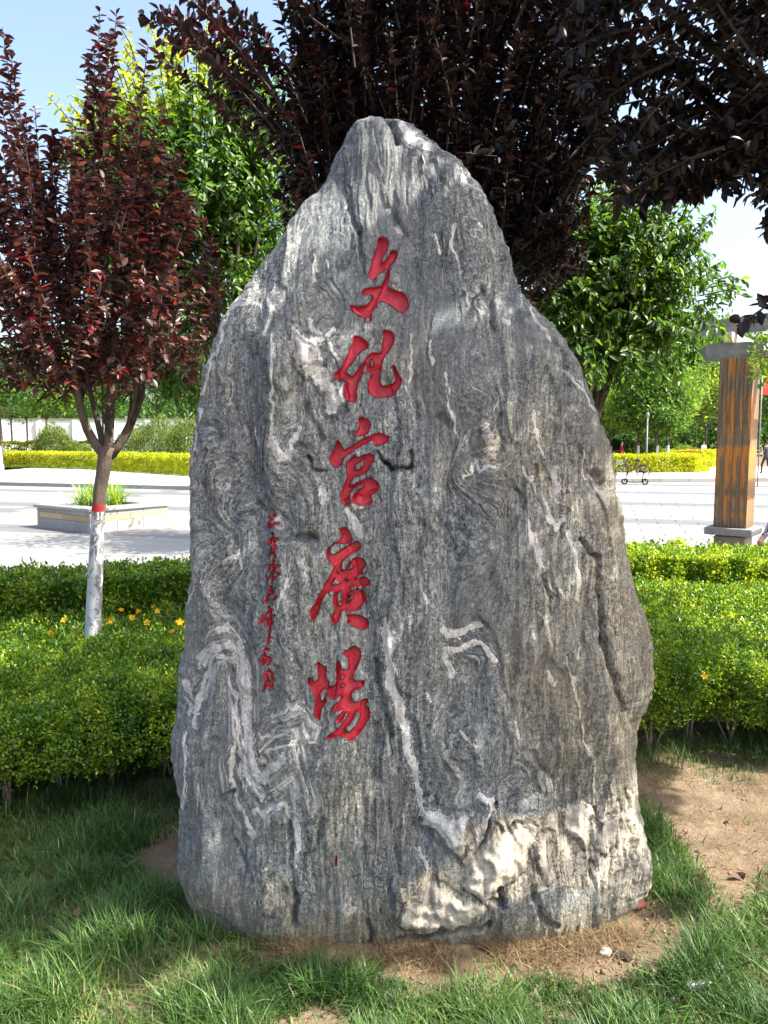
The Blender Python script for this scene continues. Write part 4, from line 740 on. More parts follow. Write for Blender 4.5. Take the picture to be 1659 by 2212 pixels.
B = np.concatenate([B, sb, sb2]); T = np.concatenate([T, st_, sp2]); C = np.concatenate([C, (sb + st_) / 2 + [0, 0, .06], (sb2 + sp2) / 2 + [0, 0, .05]])
# leave the corner of open sky free
PP, DD, NN = shoot_leaves(B, C, T, 58, rg, -.35, .45, 1., .8); 
pxx, pyy = proj(PP); vis = (PP[:, 1] > .5) & (pxx > 1000) & (pxx < 1800)
gap = (((pxx - 1540) / 130) ** 2 + ((pyy - 560) / 150) ** 2 < 1) | ((pyy > 500) & (pyy < 640) & (pxx > 1380))
ok = ~(vis & gap & (PP[:, 1] < 5.5)) & (PP[:, 1] > 1.2 + .3 * N(PP[:, 0] * 2, PP[:, 2] * 2, 99)); PP, DD, NN = PP[ok], DD[ok], NN[ok]
n = len(PP); Ls = rg.uniform(.055, .09, n); tint = np.clip(rg.beta(1.5, 3.6, n) + (rg.random(n) < .012) * .8, 0, 1)
kp = single_leaves(PP, DD, NN, Ls, .55 * .065, M_pd_single, t3, 300, 'pd')
leaf_mesh('crown', PP[kp], DD[kp], NN[kp], Ls[kp], Ls[kp] * .55, tint[kp], M_pdark, t3)
tw = MB()
for i in range(len(B)):
    m_ = proj(T[i]); 
    if T[i][1] > .5 and 1360 < m_[0] < 1700 and 430 < m_[1] < 660: continue
    tw.tube(bez(B[i], C[i], T[i], 4), np.linspace(.008, .0025, 4), 4, caps=False)
o = tw.build('twigs', M_darkbark, t3); o['kind'] = 'stuff'

# --- green trees
def green_tree(seed, base, label, cen, rad, n_sh, dens, mat, L=(.06, .10), extra=(), trunk_r=.09, grav=-.75, hi=0.0, eY=7.5):
    rg = np.random.default_rng(seed); t = tree('broadleaf_tree', base, label=label, cat='tree'); b0 = np.array(base)
    MB().tube([b0 + [0, 0, -.4], b0 + [.03, 0, .8], b0 + [0, .02, 1.9]], [trunk_r, trunk_r * .85, trunk_r * .75], 12, rough=.04).build('trunk', M_bark, t, True)
    for k in range(7):
        a = k * 2.4; e = np.array(cen) + np.array([math.cos(a) * rad[0] * .6, math.sin(a) * rad[1] * .6, rad[2] * (.1 + .1 * k)])
        MB().tube(bez(b0 + [0, .02, 1.8], (b0 + [0, 0, 2.6]) * .6 + e * .4, e, 7), np.linspace(trunk_r * .5, .012, 7), 7).build('limb', M_darkbark, t, True)
    # clustered crown
    nb = 34; cl = ellipsoid(rg, nb, cen, np.array(rad) * .82, .55); T = cl[rg.integers(0, nb, n_sh)] + rg.normal(size=(n_sh, 3)) * np.array(rad) * .17
    T = np.concatenate([T, ellipsoid(rg, n_sh // 3, cen, np.array(rad), .75)]); d = T - np.array(cen); d = nz(d); l = rg.uniform(.35, .7, len(T))[:, None]
    B = T - (d * .7 + np.array([0, 0, .35])) * l; C = (B + T) / 2 + [0, 0, .08]
    if len(extra):
        st = np.array([pt(x, y, eY + rg.uniform(-.6, .4)) for x, y in extra for _ in range(3)]) + rg.normal(size=(len(extra) * 3, 3)) * .07; sb_ = st + (np.array(cen) - st) * .22; B = np.concatenate([B, sb_]); T = np.concatenate([T, st]); C = np.concatenate([C, (sb_ + st) / 2 + [0, 0, .1]])
    P, D, Nn = shoot_leaves(B, C, T, dens, rg, grav, .35, 1., .75); n = len(P); Ls = rg.uniform(*L, n)
    tint = np.clip(rg.beta(2, 3, n) + hi * sm(.2, .9, (P[:, 2] - cen[2]) / rad[2] - (P[:, 0] - cen[0]) / rad[0] * .6), 0, 1)  # yellower towards the upper left: new growth, plus sunlight put into the tint
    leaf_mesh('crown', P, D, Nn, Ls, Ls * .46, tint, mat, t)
    tw = MB()
    for i in range(len(B)): tw.tube(bez(B[i], C[i], T[i], 3), np.linspace(.008, .003, 3), 3, caps=False)
    o = tw.build('twigs', M_darkbark, t); o['kind'] = 'stuff'; return t
c1 = pt(410, 430, 7.6); ex = [(rg.uniform(340, 450), rg.uniform(760, 880)) for _ in range(44)] + [(rg.uniform(480, 600), rg.uniform(560, 700)) for _ in range(10)] + [(180, 200), (160, 280), (300, 80), (380, 60), (480, 90), (110, 330)]
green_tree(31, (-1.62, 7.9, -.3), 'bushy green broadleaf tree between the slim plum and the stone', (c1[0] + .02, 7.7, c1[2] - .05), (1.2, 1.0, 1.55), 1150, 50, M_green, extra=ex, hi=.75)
c2 = pt(1360, 590, 7.0); ex = [(1600, 630), (1590, 650), (1570, 600), (1560, 660), (1540, 700), (1550, 740), (1500, 800), (1440, 820), (1380, 830), (1320, 840), (1280, 800), (1250, 780), (1470, 560), (1480, 520), (1420, 420), (1380, 350), (1300, 340), (1230, 830), (1520, 720), (1350, 860), (1200, 720)] + [(rg.uniform(1150, 1330), rg.uniform(540, 840)) for _ in range(80)] + [(rg.uniform(1280, 1480), rg.uniform(720, 850)) for _ in range(16)]
green_tree(32, (1.95, 7.4, -.3), 'green broadleaf tree with drooping glossy leaves right of the stone', (c2[0] - .12, 7.2, c2[2]), (.95, .8, 1.0), 640, 50, M_green, extra=ex, hi=.1, eY=7.0)

# ------------------------------------------------------------------ hedges and ground cover
M_box = leafmat('boxwood_leaf', [(0, (.025, .075, .010)), (.35, (.085, .19, .016)), (.65, (.22, .34, .026)), (1, (.46, .50, .05))], .38, .33, (1.6, 1.5, .5), .5)
M_gold = leafmat('golden_privet_leaf', [(0, (.11, .19, .012)), (.45, (.38, .43, .016)), (1, (.60, .58, .04))], .45, .45, (1.4, 1.3, .4), .3)
def tuft_leaves(rg, S, Nrm, k, spread, L):
    """k leaves round each sprig tip S pointing roughly along Nrm"""
    n = len(S) * k; P = np.repeat(S, k, 0) + rg.normal(size=(n, 3)) * spread; D = np.repeat(Nrm, k, 0) * .7 + rg.normal(size=(n, 3)) * .62; D[:, 2] += .25
    Nn = np.repeat(Nrm, k, 0) * .4 + np.array([0, 0, .7]) + rg.normal(size=(n, 3)) * .5
    return P, D, Nn
M_core = surf('twig_core_painted_shade', [(.010, .014, .007), (.03, .03, .018)], 30, 4, .95)  # twig mass painted near black: the shade inside the hedge is in the colour
def hedge(name, label, cat, top, xr, yr, zb, n_top, n_front, mat, L=(.014, .024), seed=1, front=None, bulge=.05, inside=None, tpl='small', k=6, tadd=0, group=None, core=.12, depth=None):
    """top(x,y)->height; front(x)->y of the near face"""
    rg = np.random.default_rng(seed); h = empty(name, ((xr[0] + xr[1]) / 2, (yr[0] + yr[1]) / 2, zb), label=label, cat=cat, group=group)
    x = rg.uniform(xr[0], xr[1], n_top); y = rg.uniform(yr[0], yr[1], n_top)
    f = front if front else (lambda x: np.full(np.shape(x), yr[0]))
    ok = y > f(x)
    if inside is not None: ok &= inside(x, y)
    x, y = x[ok], y[ok]
    dd = rg.random(len(x)) ** 2 * .15 - (rg.random(len(x)) < .10) * rg.random(len(x)) * .055; z = top(x, y) - dd + .022 * N(x * 13, y * 13, seed + 9)
    edge = np.clip((y - f(x)) / .12, 0, 1); z = z - (1 - edge) ** 2 * .10
    S = np.stack([x, y, z], 1); Nr = np.stack([rg.normal(size=len(x)) * .2, -.45 * (1 - edge), np.ones(len(x))], 1)
    xf = rg.uniform(xr[0], xr[1], n_front); tz = top(xf, f(xf)); q_ = rg.random(n_front) ** .8; zf = zb + (tz - zb) * q_
    yf = f(xf) - bulge * np.sin(np.clip(q_ * 1.1, 0, 1) * math.pi) + .055 * N(xf * 4.5, zf * 5, seed) + rg.random(n_front) ** 2 * .12 - .05 * (rg.random(n_front) < .08)
    if inside is not None: ok = inside(xf, yf + .15); xf, yf, zf = xf[ok], yf[ok], zf[ok]
    S = np.concatenate([S, np.stack([xf, yf, zf], 1)]); Nr = np.concatenate([Nr, np.stack([rg.normal(size=len(xf)) * .3, -np.ones(len(xf)), .45 + 0 * xf], 1)])
    P, D, Nn = tuft_leaves(rg, S, nz(Nr), k, L[1] * .45, L); n = len(P)
    sc = np.clip((P[:, 1] / 3.4), .9, 3) ** .55; Ls = rg.uniform(*L, n) * sc
    clump = N(P[:, 0] * 6, P[:, 1] * 6, seed + 3)
    tint = np.clip(rg.beta(2.2, 2.6, n) + .35 * clump + tadd, 0, 1)
    leaf_mesh('foliage', P, D, Nn, Ls, Ls * .58, tint, mat, h, tpl)
    if core is not None:  # solid dark sheet standing in for twigs and shade within the hedge
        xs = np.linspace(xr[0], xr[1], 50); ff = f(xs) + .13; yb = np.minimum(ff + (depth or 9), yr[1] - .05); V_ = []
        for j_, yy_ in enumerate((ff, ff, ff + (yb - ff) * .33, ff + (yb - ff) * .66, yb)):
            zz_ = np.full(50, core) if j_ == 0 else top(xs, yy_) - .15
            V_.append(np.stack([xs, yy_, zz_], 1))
        i_ = np.arange(49); mesh_np('shaded_twig_core', np.concatenate(V_), [np.concatenate([np.stack([i_ + 50 * j_, i_ + 1 + 50 * j_, i_ + 51 + 50 * j_, i_ + 50 + 50 * j_], 1) for j_ in range(4)])], M_core, h)
    return h
# left, front clipped bed
def topL(x, y): return .40 + .085 * N(x * 1.6, y * 1.6, 61) + .025 * N(x * 7, y * 7, 62) - .13 * sm(4.1, 4.8, y)
frL = lambda x: 3.16 + .10 * (x + 1.5) + .09 * np.sin(x * 4.3) + .07 * N(x * 3, x * 0, 88)
hL = hedge('boxwood_hedge', 'low bright green boxwood bed at the left front of the stone', 'hedge', topL, (-3.3, -.30), (3.1, 4.7), .10, 28000, 6200, M_box, seed=41, front=frL, bulge=.09, L=(.013, .023))
# right, front
def topR(x, y): return .50 + .08 * N(x * 1.4, y * 1.4, 63) + .025 * N(x * 7, y * 7, 64) - .12 * sm(5.2, 6.0, y)
frR = lambda x: 3.62 + .12 * np.sin(x * 4 + 1) - .16 * sm(2.0, 1.75, np.abs(x - 2.05) + 1.6)
hR = hedge('boxwood_hedge', 'dense boxwood bed with sunlit top and bare stems right of the stone', 'hedge', topR, (.72, 4.2), (3.4, 6.2), 0.15, 26000, 8000, M_box, seed=42, core=.30, front=frR, bulge=.06, L=(.013, .022))
# stems
M_stem = surf('grey_stem', [(.12, .10, .075), (.25, .21, .16)], 30, 4)
def stems(h, xs, y0, zt, seed, n=5):
    rg = np.random.default_rng(seed)
    for x in xs:
        y = y0(np.array(x)) + rg.uniform(.05, .2); mb = MB()
        for k in range(n):
            a = rg.uniform(0, 6.28); r = rg.uniform(.05, .16); e = np.array([x + math.cos(a) * r, y + math.sin(a) * r * .7 - .03, zt + rg.uniform(0, .1)])
            b_ = np.array([x + rg.uniform(-.02, .02), y, -.02]); mb.tube(bez(b_, (b_ + e) / 2 + [rg.uniform(-.03, .03), 0, .03], e, 5), np.linspace(.007, .004, 5), 5)
        mb.build('stem_cluster', M_stem, h, True)
stems(hR, [1.12, 1.33, 1.55, 1.78, 2.0, 2.25], frR, .3, 5); stems(hL, [-2.0, -1.8, -1.62, -1.45, -1.25, -1.02], frL, .22, 6, 4)
# back rows by the plaza
a0 = pt(0, 1228, 6.3); a1 = pt(430, 1180, 7.0)
def topB1(x, y): return .47 + .05 * N(x * 3, y * 3, 65) + .03 * N(x * 9, y * 9, 66) + .03 * sm(-2.2, -1.2, x)
frB1 = lambda x: 5.75 + .25 * (x + 3)
hedge('privet_hedge', 'dark clipped hedge row behind the slim plum tree trunk', 'hedge', topB1, (-4.4, -.3), (5.5, 7.4), -.05, 11500, 9000, M_box, seed=43, front=frB1, bulge=.05, L=(.016, .028), k=5, inside=lambda x, y: y < frB1(x) + .8, tadd=-.02, depth=.65)
def topB2(x, y): return .57 + .05 * N(x * 3, y * 3, 67) + .03 * N(x * 9, y * 9, 68) - .03 * (x - 2)
frB2 = lambda x: 6.55 - .06 * (x - 2)
hedge('privet_hedge', 'sunlit clipped hedge row in front of the wooden pillar', 'hedge', topB2, (.5, 5.0), (6.3, 7.6), .1, 11000, 7500, M_box, seed=44, front=frB2, bulge=.04, L=(.016, .028), k=5, inside=lambda x, y: y < frB2(x) + .8, tadd=.12, depth=.65)
# flowering ground cover round the trunk
fb = empty('flowering_shrub_bed', (-1.6, 5.0, 0), label='low shrubby bed dotted with yellow flowers round the slim plum trunk', cat='flower bed')
rg = np.random.default_rng(51); nS = 9500; x = rg.uniform(-3.3, -.7, nS); y = rg.uniform(4.35, 6.3, nS)
ok = y < frB1(x) + .05; x, y = x[ok], y[ok]
topF = lambda x, y: .23 + .07 * N(x * 2.6, y * 2.6, 69) + .05 * N(x * 8, y * 8, 70)
S = np.stack([x, y, topF(x, y) - rg.random(len(x)) ** 1.5 * .2], 1); P_, D_, N_ = tuft_leaves(rg, S, np.tile([0, -.2, 1.], (len(S), 1)), 5, .018, 0); n = len(P_)
Ls = rg.uniform(.022, .038, n); leaf_mesh('foliage', P_, D_, N_, Ls, Ls * .42, np.clip(rg.beta(2.2, 3, n) + .3 * N(P_[:, 0] * 4, P_[:, 1] * 4, 71), 0, 1), M_box, fb, 'small')
M_yel = leafmat('yellow_petal', [(0, (.75, .32, .01)), (1, (.85, .55, .02))], .3, .5, (1.2, 1.1, .5), .2, objrand=True)
fm = MB(); T_ = TPL['big'][0]
for k in range(5):
    a = k * 2 * math.pi / 5; ca, sa = math.cos(a), math.sin(a)
    V_ = np.array([(p[0] * .8, p[1] * 1.0, p[1] * .35 + p[2]) for p in T_]) * .019; fm.add(np.stack([V_[:, 0] * ca - V_[:, 1] * sa, V_[:, 0] * sa + V_[:, 1] * ca, V_[:, 2]], 1), [list(f) for f in TPL['big'][1]])
fo = fm.build('flower', M_yel, fb); fme = fo.data
fpos = [(270, 1247), (238, 1242), (262, 1290), (285, 1295), (305, 1280), (324, 1268), (340, 1320), (362, 1322), (395, 1240), (402, 1265), (352, 1258), (300, 1322), (318, 1345), (225, 1288), (233, 1300), (213, 1392), (285, 1335), (262, 1318), (212, 1420), (328, 1372), (345, 1348), (372, 1365), (378, 1390), (120, 1395), (110, 1370), (175, 1375), (270, 1395), (300, 1390), (252, 1372), (200, 1360), (140, 1340), (60, 1400), (5, 1427), (332, 1310), (282, 1256), (313, 1300), (268, 1275), (350, 1400), (388, 1345), (160, 1300), (240, 1340), (300, 1255)]
for i, (fx, fy) in enumerate(fpos):
    g = gp(fx, fy, .3); zt = float(topF(np.array(g[0]), np.array(g[1]))) + .03; g = gp(fx, fy, zt)
    o = fo if i == 0 else bpy.data.objects.new('flower', fme)
    if i: COL.objects.link(o)
    o.parent = fb; o.matrix_parent_inverse = Matrix.Translation(fb.location).inverted(); o.location = tuple(g); s_ = rg.uniform(1.1, 1.7); o.scale = (s_,) * 3
    o.rotation_euler = (rg.uniform(.2, 1.3), rg.uniform(-.4, .4), rg.uniform(-.8, .8))
o = bpy.data.objects.new('flower', fme); COL.objects.link(o); o.location = tuple(pt(1522, 1462, 3.62)); o.rotation_euler = (.9, 0, 0); o.parent = hR; o.matrix_parent_inverse = Matrix.Translation(hR.location).inverted()

# ------------------------------------------------------------------ grass
rg = np.random.default_rng(61)
S1 = [(540, 2048), (800, 2030), (1050, 2000), (1290, 1985), (1395, 1950), (1435, 1985), (1490, 2050), (1480, 2085), (1380, 2108), (1290, 2120), (1130, 2112), (1060, 2128), (900, 2125), (800, 2110), (700, 2092), (570, 2075)]
S2 = [(1360, 1690), (2100, 1690), (2100, 1850), (1700, 1850), (1625, 1880), (1610, 1980), (1560, 1965), (1510, 1885), (1440, 1800), (1390, 1755)]
S3 = [(320, 1800), (420, 1770), (420, 1920), (350, 1900), (300, 1860)]; S4 = [(600, 2195), (750, 2175), (770, 2260), (570, 2260)]; S5 = [(1210, 2040), (1340, 2040), (1330, 2098), (1200, 2095)]
M_grass = leafmat('grass_blade', [(0, (.030, .072, .018)), (.5, (.070, .145, .030)), (.82, (.13, .21, .042)), (.95, (.26, .28, .08)), (1, (.42, .36, .19))], .3, .45, (1.4, 1.5, .6), .35)
M_straw = leafmat('dry_straw', [(0, (.11, .07, .035)), (1, (.30, .22, .12))], .2, .6, (1.1, 1, .7), .2)
def blades(name, x, y, L, W, lean, tint, mat, label, parent=None, droop=.5, z0=None):
    n = len(x); z = lawn_z(x, y) - .004 if z0 is None else z0; b_ = np.stack([x, y, z], 1)
    a = rg.uniform(0, 2 * math.pi, n); d = np.stack([np.cos(a), np.sin(a), 0 * a], 1); sd_ = np.stack([-np.sin(a + rg.normal(size=n) * .5), np.cos(a), 0 * a], 1)
    ln = lean * rg.uniform(.2, 1.6, n); up = np.array([0, 0, 1.])
    rows = []
    for t_, wf in ((0, .8), (.35, 1), (.7, .7), (1, .0)):
        h = np.sin(np.minimum(t_ * (1 + droop * ln * .5), 2.2) * 1.0); c = b_ + d * (L * ln * t_ ** 1.7 * .9)[:, None] + up * (L * (t_ - droop * ln * .42 * t_ ** 2.2))[:, None]
        if t_ < 1: rows += [c - sd_ * (W * wf / 2)[:, None], c + sd_ * (W * wf / 2)[:, None]]
        else: rows += [c]
    V = np.stack(rows, 1).reshape(-1, 3); off = np.arange(n)[:, None] * 7
    F4 = np.concatenate([np.array([[0, 1, 3, 2]]) + off, np.array([[2, 3, 5, 4]]) + off]); F3 = np.array([[4, 5, 6]]) + off
    o = mesh_np(name, V, [F4, F3], mat, parent, {'tint': ('FLOAT', np.repeat(tint, 7))}, smooth=True); tag(o, label, kind='stuff'); return o
nG = 300000; yy = 1.5 + (rg.random(nG) ** 1.25) * 2.55; xx = rg.uniform(-1, 1, nG) * (yy * .56 + .25)
px_, py_ = proj(np.stack([xx, yy, 0 * xx], 1)); jx = px_ + 22 * N(xx * 7, yy * 7, 80) + 10 * rg.normal(size=nG); jy = py_ + 14 * N(xx * 7, yy * 7, 81) + 6 * rg.normal(size=nG)
bare = np.minimum.reduce([poly_sd(jx, jy, s_) for s_ in (S1, S2, S3, S4, S5)])
dens = sm(-12, 16, bare) * .97 + .015
dens *= np.where((yy > 3.2) & (xx > .9), .25, 1) * np.where((xx < -.6) & (yy > 3.3), .35, 1)
dens *= .42 + .58 * sm(-.40, .1, N(xx * 3, yy * 3, 82) + .35 * N(xx * 11, yy * 11, 83))
dens *= np.clip(yy / 3.0, .45, 1)
cxx, aa_, bb_ = prof(np.full(xx.shape, .02)); inst = (np.abs(xx - cxx) < aa_ * .97) & (yy > cyz(0) - bb_ * (1 - np.clip(np.abs(xx - cxx) / aa_, 0, 1) ** SN) ** (1 / SN) - .0) & (yy < 2.72)
ok = (rg.random(nG) < dens) & ~inst; x, y = xx[ok], yy[ok]; n = len(x)
tall = .45 + .75 * sm(-.3, .5, N(x * 4, y * 4, 84)) * (.7 + .6 * rg.random(n) ** 2)
L = rg.uniform(.040, .125, n) * tall * (1 - .45 * sm(30, 0, bare[ok])); tn_ = np.clip(rg.beta(2, 2.8, n) - .05 + .28 * N(x * 2.5, y * 2.5, 85) + (rg.random(n) < .022) * .6, 0, 1)
blades('lawn_grass', x, y, L, rg.uniform(.0016, .0036, n) * (1 + .9 * (rg.random(n) < .12)), np.full(n, .95), tn_, M_grass, 'fine green lawn grass round the foot of the stone')
# seed-headed taller blades and dry straw round the foot
n = 5200; u_ = rg.uniform(-.62, .98, n); zz0 = np.zeros(n); cxx, aa_, bb_ = prof(zz0 + .02); xs = cxx + aa_ * u_; ys = cyz(0) - bb_ * (1 - np.abs(u_) ** SN) ** (1 / SN) - .01 - np.abs(rg.normal(size=n)) * .05
keepm = N(xs * 6, ys * 6, 86) > -.15; xs, ys = xs[keepm], ys[keepm]; n = len(xs)
blades('dry_grass', xs, ys, rg.uniform(.02, .07, n), rg.uniform(.0010, .002, n), np.full(n, 1.5), rg.random(n), M_straw, 'dry straw matted along the foot of the stone', droop=.55)
n = 2600; xs = rg.uniform(-.5, 1.6, n); ys = rg.uniform(2.0, 3.3, n); blades('dead_grass', xs, ys, rg.uniform(.015, .05, n), rg.uniform(.001, .002, n), np.full(n, 2.2), rg.random(n), M_straw, 'scattered dead grass bits on the bare soil', droop=.5)

def crumbs(name, label, n, size, mat, region, seed):
    rg = np.random.default_rng(seed); O = np.array([(1, 0, 0), (-1, 0, 0), (0, 1, 0), (0, -1, 0), (0, 0, .8), (0, 0, -.8)], float); Fo = np.array([(0, 2, 4), (2, 1, 4), (1, 3, 4), (3, 0, 4), (2, 0, 5), (1, 2, 5), (3, 1, 5), (0, 3, 5)])
    x, y = region(rg, n); n = len(x); r_ = size * rg.gamma(1.3, .6, n); A = rg.uniform(0, 6.28, n); ca, sa = np.cos(A), np.sin(A)
    Q = O[None] * (r_[:, None, None] * rg.uniform(.6, 1.3, (n, 6, 1))); V = np.stack([Q[..., 0] * ca[:, None] - Q[..., 1] * sa[:, None], Q[..., 0] * sa[:, None] + Q[..., 1] * ca[:, None], Q[..., 2]], -1)
    V = V + np.stack([x, y, lawn_z(x, y) + r_ * .3], 1)[:, None]; o = mesh_np(name, V.reshape(-1, 3), [(Fo[None] + 6 * np.arange(n)[:, None, None]).reshape(-1, 3)], mat); tag(o, label, kind='stuff')
def soil_region(rg, n):
    a = rg.random(n); x = np.where(a < .6, rg.uniform(-.55, 1.2, n), rg.uniform(.8, 2.4, n)); y = np.where(a < .6, rg.uniform(1.95, 2.45, n), rg.uniform(2.5, 3.7, n)); k = N(x * 5, y * 5, 90) > -.2; return x[k], y[k]
M_crumb = surf('soil_crumb', [(.13, .09, .055), (.22, .155, .095), (.32, .24, .155)], 30, 4, .95)
crumbs('soil_crumbs', 'loose crumbs of sandy soil on the bare ground', 8000, .0026, M_crumb, soil_region, 91)
M_lit = leafmat('leaf_litter', [(0, (.05, .03, .02)), (.6, (.16, .09, .05)), (1, (.26, .16, .10))], .1, .7, (1, 1, 1), .2)
x, y = soil_region(rg, 420); n = len(x); leaf_mesh('leaf_litter', np.stack([x, y, lawn_z(x, y) + .006], 1), np.stack([rg.normal(size=n), rg.normal(size=n), .12 * rg.normal(size=n)], 1), np.stack([.35 * rg.normal(size=n), .35 * rg.normal(size=n), np.ones(n)], 1), rg.uniform(.008, .028, n), rg.uniform(.004, .012, n), rg.random(n), M_lit, None, 'small')['label'] = 'small dead leaf fragments littering the soil'
# fallen leaves, pebble, clod, bottle
M_fall = leafmat('fallen_leaf', [(0, (.16, .02, .03)), (.4, (.36, .08, .06)), (.7, (.40, .17, .07)), (1, (.10, .03, .05))], .2, .6, (1.2, 1, .8), .2, objrand=True)
def fallen(px_, py_, label, s=.05, col=None, rx=.2):
    g = gp(px_, py_, 0); zt = float(lawn_z(np.array(g[0]), np.array(g[1]))) + .012
    T, Fs = TPL['big']; me = bpy.data.meshes.new('fallen_leaf'); me.from_pydata([(v[0] * s * .65, (v[1] - .5) * s, v[2] * s * 1.6 + abs(v[0]) * s * .25) for v in T], [], Fs)
    m = col or M_fall; o = link('fallen_leaf', me, m); o.location = (g[0], g[1], zt + .01); o.rotation_euler = (rx, .3 * math.sin(px_), px_ * 1.7)
    sol = o.modifiers.new('thickness', 'SOLIDIFY'); sol.thickness = .0006
    tag(o, label, 'leaf', 'fallen leaves about the stone'); return o
M_pk = surf('pink_dead_leaf', [(.42, .12, .14), (.52, .2, .2)], 40); M_or = surf('orange_dead_leaf', [(.38, .15, .07), (.5, .24, .12)], 40); M_pu = surf('plum_dead_leaf', [(.07, .025, .045), (.13, .05, .07)], 40); M_rd = surf('red_dead_leaf', [(.13, .03, .028), (.19, .055, .045)], 40)
fallen(165, 1963, 'pink curled leaf lying in the grass at the lower left', .055, M_pk, .5); fallen(861, 2042, 'orange leaf on the soil against the middle of the stone foot', .045, M_or, .5)
fallen(1598, 1903, 'dark plum leaf upright on the bare soil at the right edge', .05, M_pu, 1.0); fallen(1389, 1975, 'dusty red leaf on straw below the right foot of the stone', .045, M_rd)
fallen(1420, 1897, 'small red leaf in the grass beside the right foot of the stone', .035, M_rd, .6); fallen(1480, 1920 - 110, 'dry brown leaf on the bare soil in the middle of the patch', .03, M_pu); fallen(1505, 1852, 'tiny dark leaf on the bare soil edge', .025, M_pu)
def lump(name, px_, py_, r, mat, label, cat, seed, sq=(1, 1, .7)):
    g = gp(px_, py_, .0); bm = bmesh.new(); bmesh.ops.create_icosphere(bm, subdivisions=3, radius=1)
    for v in bm.verts:
        k = 1 + .28 * float(N(np.array(v.co.x * 1.3 + seed), np.array(v.co.y * 1.3 + v.co.z * 1.1))) + .1 * float(N(np.array(v.co.x * 4 + seed), np.array(v.co.y * 4 + v.co.z * 3)))
        v.co = Vector((v.co.x * r * sq[0], v.co.y * r * sq[1], v.co.z * r * sq[2])) * k
    me = bpy.data.meshes.new(name); bm.to_mesh(me); bm.free(); o = link(name, me, mat); o.location = (g[0], g[1], float(lawn_z(np.array(g[0]), np.array(g[1]))) + r * .35); tag(o, label, cat); return o
M_peb = surf('pale_pebble', [(.34, .31, .26), (.5, .47, .41)], 50, 6, .8, .5); M_clod = surf('dark_clod', [(.05, .038, .03), (.12, .09, .07)], 60, 6, .95, 1.0, .01)
lump('pebble', 1307, 2063, .019, M_peb, 'pale round pebble on the soil in front of the stone', 'pebble', 3)
lump('soil_clod', 1334, 2066, .016, M_clod, 'dark crumbly clod beside the pale pebble', 'clod', 5); lump('soil_clod', 1352, 2074, .02, M_clod, 'larger dark clod right of the pebble, half in grass', 'clod', 9, (1, .8, .8))
bt = gp(1508, 2128, .03); btl = empty('plastic_bottle', tuple(bt), label='crumpled clear plastic bottle lying in the grass at lower right', cat='bottle')
mg, t_, p_ = newmat('clear_plastic'); p_.inputs['Base Color'].default_value = (.5, .55, .58, 1); p_.inputs['Transmission Weight'].default_value = .8; p_.inputs['Roughness'].default_value = .2
bx = [(-.045, .017), (-.04, .02), (-.02, .0185), (-.012, .02), (0, .0175), (.01, .02), (.022, .0195), (.032, .012), (.038, .009)]
bx = [(a_ * .8, r_ * .62) for a_, r_ in bx]
MB().tube([(bt[0] + a_, bt[1] + a_ * .12, bt[2] + .002 * math.sin(a_ * 200)) for a_, _ in bx], [r_ for _, r_ in bx], 12, rough=.08).build('bottle_body', mg, btl, True)
MB().tube([(bt[0] + .030, bt[1] + .0036, bt[2]), (bt[0] + .037, bt[1] + .0045, bt[2])], [.007, .007], 10).build('cap', M_plainwhite, btl, True)

# ------------------------------------------------------------------ planter on the plaza
C0 = gp(195, 1154, ZP); Lc = gp(78, 1140, ZP); Rc = gp(365, 1136, ZP)
vL = (Lc - C0)[:2]; vR = (Rc - C0)[:2]; aR = math.atan2(vR[1], vR[0]); aL = math.atan2(vL[1], vL[0]); mid = (aR + aL) / 2; aR, aL = mid - math.pi / 4, mid + math.pi / 4
uR = np.array([math.cos(aR), math.sin(aR)]); uL = np.array([math.cos(aL), math.sin(aL)]); lR, lL = float(vR @ uR), float(vL @ uL)
cen = C0[:2] + uR * lR / 2 + uL * lL / 2
pl = empty('stone_planter', (cen[0], cen[1], ZP), aR, label='low rectangular granite planter box standing on the plaza at left', cat='planter')
M_gb = surf('granite_block_grey', [(.24, .235, .225), (.36, .35, .33)], 60, 5, .8, .3, rnd=.2); M_sand = surf('yellow_sandstone', [(.34, .25, .13), (.5, .4, .25)], 30, 5, .85, .6, rnd=.2); M_cop = surf('polished_coping', [(.20, .21, .205), (.28, .29, .28)], 60, 4, .4, .1)
for (h0, h1, mt_, nm_, seg, ins) in ((0, .24, M_gb, 'granite_block', .5, 0), (.245, .37, M_sand, 'sandstone_block', .7, .004), (.375, .46, M_gb, 'granite_block', .6, 0)):
    for side_ in range(4):
        ln = lR if side_ % 2 == 0 else lL; dep = lL if side_ % 2 == 0 else lR; n = max(2, int(ln / seg)); th = .12
        for q_ in range(n):
            if side_ % 2 == 0: c = ((q_ + .5) * ln / n - ln / 2, (-1 if side_ == 0 else 1) * (dep / 2 - th / 2), (h0 + h1) / 2); sz = (ln / n - .008, th - ins, h1 - h0)
            else: c = ((-1 if side_ == 1 else 1) * (dep / 2 - th / 2), (q_ + .5) * (ln - 2 * th) / n - (ln - 2 * th) / 2, (h0 + h1) / 2); sz = (th - ins, (ln - 2 * th) / n - .008, h1 - h0)
            o = MB().box((0, 0, 0), sz, bev=.006).build(nm_, mt_); o.parent = pl; o.location = c
